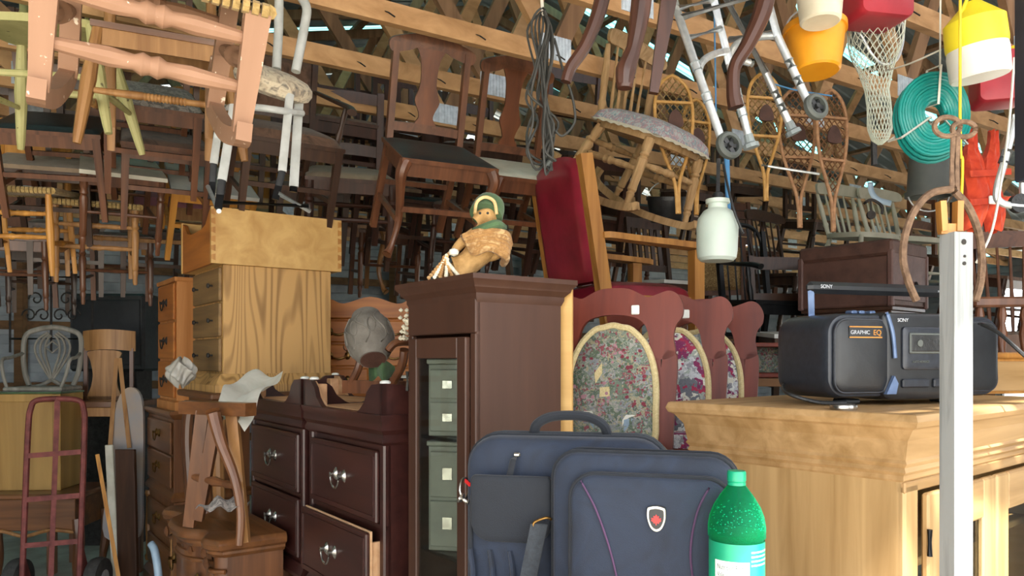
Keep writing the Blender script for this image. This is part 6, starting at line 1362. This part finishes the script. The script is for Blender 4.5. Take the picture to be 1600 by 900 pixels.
for i in range(6):
    m = MB(); p0 = rl(702-4*i % 9, 396+3*i, 2.2); p1 = rl(670+9*i, 434-i, 2.2)
    for k in range(10): m.lathe([(.001, -.006), (.005, -.003), (.006, 0), (.005, .003), (.001, .006)], 7, Matrix.Translation(p0.lerp(p1, k/9)))
    m.build('bead_string', 'lace' if i % 2 else 'burlap_scarf', dl)
for px_ in (750, 762): MB().lathe([(.001, -.003), (.004, 0), (.001, .003)], 8, Matrix.Translation(rl(px_, 333, 2.175)) @ Matrix.Rotation(PI/2, 4, 'X')).build('eye', 'black_vinyl', dl)
# carved drum -------------------------------------------------------------------------------------------------
dr_ = thing('carved_drum', 'grey carved barrel drum lying tilted behind the nightstand feet', 'drum', W(588, 560, 2.75), (R(-34), R(-16), R(0)))
prof = [(.001, 0), (.05, 0), (.054, .006), (.075, .04), (.088, .09), (.086, .13), (.07, .17), (.055, .19), (.053, .205), (.001, .205)]
MB().lathe(prof, 36).build('barrel', 'clay_grey', dr_)
def surf(a, z):
    for (r0, z0), (r1, z1) in zip(prof[2:], prof[3:]):
        if z0 <= z <= z1: q = r0+(r1-r0)*(z-z0)/(z1-z0); break
    else: q = .05
    return Vector(((q+.001)*math.cos(a), (q+.001)*math.sin(a), z))
for k in range(8):
    a0 = k*PI/4; MB().tube([surf(a0+.25*math.sin(t*2*PI), .03+.14*t) for t in [i/14 for i in range(15)]], .0028, 6).build('relief_vine', 'clay_grey', dr_); MB().tube([surf(a0+.38+.16*math.cos(t), .10+.03*math.sin(t)) for t in [2*PI*i/14 for i in range(14)]], .0024, 6, True).build('relief_leaf', 'clay_grey', dr_)
MB().lathe([(.046, -.001), (.046, .002), (.001, .003)], 24, Matrix.Translation((0, 0, -.001))).build('drum_skin', 'trunk_leather', dr_)
dr_.location = W(583, 562, 2.75)
def gc(a, b): return W(575+40*a, 568+24*b, 2.8) + Vector((0, .03*math.sin(a*8)+.02*b, .01*math.sin(a*11+b*4)))
centred(tag(MB().grid(gc, 12, 8).build('green_cloth', 'green_felt', None, 60), 'dark green cloth crumpled under the carved drum', 'cloth'))
# upturned armchair frame behind the nightstand
ua = thing('upturned_armchair', 'brown armchair frame lying upturned behind open nightstand', 'armchair', W(590, 600, 2.85)); rl = lambda px, py, d=2.85: W(px, py, d) - ua.location
MB().tube(smooth_pts([rl(606, 548, 2.7), rl(618, 536, 2.7), rl(640, 534, 2.75), rl(670, 538, 2.9)], 5), .019, 9, flat=.7).build('arm', 'brown_chair', ua); MB().tube(smooth_pts([rl(632, 545, 2.7), rl(628, 570, 2.72), rl(612, 600, 2.78), rl(596, 615, 2.85)], 5), .016, 9).build('arm_post', 'brown_chair', ua)
MB().tube(smooth_pts([rl(540, 545, 2.95), rl(552, 540, 2.95), rl(580, 545, 3.0)], 5), .019, 9, flat=.7).build('arm', 'brown_chair', ua); MB().tube(smooth_pts([rl(566, 550, 2.95), rl(560, 575, 2.95), rl(548, 600, 2.98)], 5), .016, 9).build('arm_post', 'brown_chair', ua)
MB().bar(rl(540, 604, 3.0), rl(640, 606, 2.85), .04, .05).build('seat_rail', 'brown_chair', ua)
# garlic-like bead cluster behind cabinet
m = thing('shell_string', 'string of cream shells hanging beside the carved drum', 'shells', W(630, 520, 2.62)); rnd = random.Random(9)
for i in range(26): MB().lathe([(.001, -.007), (.007, -.003), (.008, .001), (.001, .007)], 7, Matrix.Translation(Vector((rnd.uniform(-.012, .02), rnd.uniform(-.02, .02), rnd.uniform(-.03, .09))))).build('shell', 'lace', m)
# right background table with cottage tapestry and garden view
q = thing('writing_desk', 'small cherry desk with floral panel between tapestry chairs and radio', 'desk', W(1185, 560, 3.6).xy.to_3d() + Vector((0, 0, 1.362)), (0, 0, R(8)))
bx('top', 'cherry_red', q, -.12, .2, -.1, .12, .14, .16); bx('shelf', 'cherry_red', q, -.12, .2, -.1, .12, .0, .02); bx('back_panel', 'tapestry_cottage', q, -.1, .18, .1, .115, .02, .14)
for x in (-.115, .185): bx('post', 'cherry_red', q, x-.01, x+.01, -.1, .12, 0, .15)
# balustrade section at right edge
q = thing('stair_balustrade', 'brown turned balustrade section leaning at right edge', 'balustrade', W(1570, 520, 3.0), (0, 0, R(-10)))
bx('hand_rail', 'brown_chair', q, -.12, .35, -.03, .03, .10, .14, .008); bx('base_rail', 'brown_chair', q, -.12, .35, -.03, .03, -.14, -.11, .005)
for i in range(6): MB().turned((-.09+.08*i, 0, -.11), (-.09+.08*i, 0, .10), [(0, .012), (.1, .02), (.2, .012), (.5, .02), (.7, .011), (.85, .018), (1, .012)]).build('baluster', 'brown_chair', q)
# shrubs seen through the open bay
rnd = random.Random(4)
for i, (u_, v_, s_) in enumerate(((14.5, 1.2, 1.2), (14.8, 2.8, 1.4), (15.2, 4.2, 1.3), (14.2, -1, 1.1))):
    r_ = thing('garden_shrub', ['flowering shrub outside the open bay at right', 'tall green shrub outside the open bay', 'rounded shrub outside far end of bay', 'low shrub outside near end of bay'][i], 'shrub', B(u_, v_, 0)); m = MB(); m2 = MB()
    for k in range(420):
        a, z, q = rnd.uniform(0, 2*PI), rnd.uniform(.15, 1), rnd.uniform(.5, 1); rr = s_*.7*q*math.sin(PI*min(.95, z*.8+.1)); c = Vector((rr*math.cos(a), rr*math.sin(a), z*s_*1.5)); M_ = Matrix.Translation(c) @ Euler((rnd.uniform(0, 6), rnd.uniform(0, 6), rnd.uniform(0, 6))).to_matrix().to_4x4()
        (m2 if k % 6 == 0 else m).add([(-.05, 0, 0), (0, -.03, .01), (.06, 0, 0), (0, .03, .01)], [(0, 1, 2, 3)], M_)
    tag(m.build('leaves', 'leaf_outside', r_, recalc=False), kind='stuff'); tag(m2.build('blossoms', 'petal', r_, recalc=False), kind='stuff'); MB().tube([(0, 0, 0), (.02, 0, s_*.9)], [.03, .015], 7).build('stem', 'walnut_z', r_)
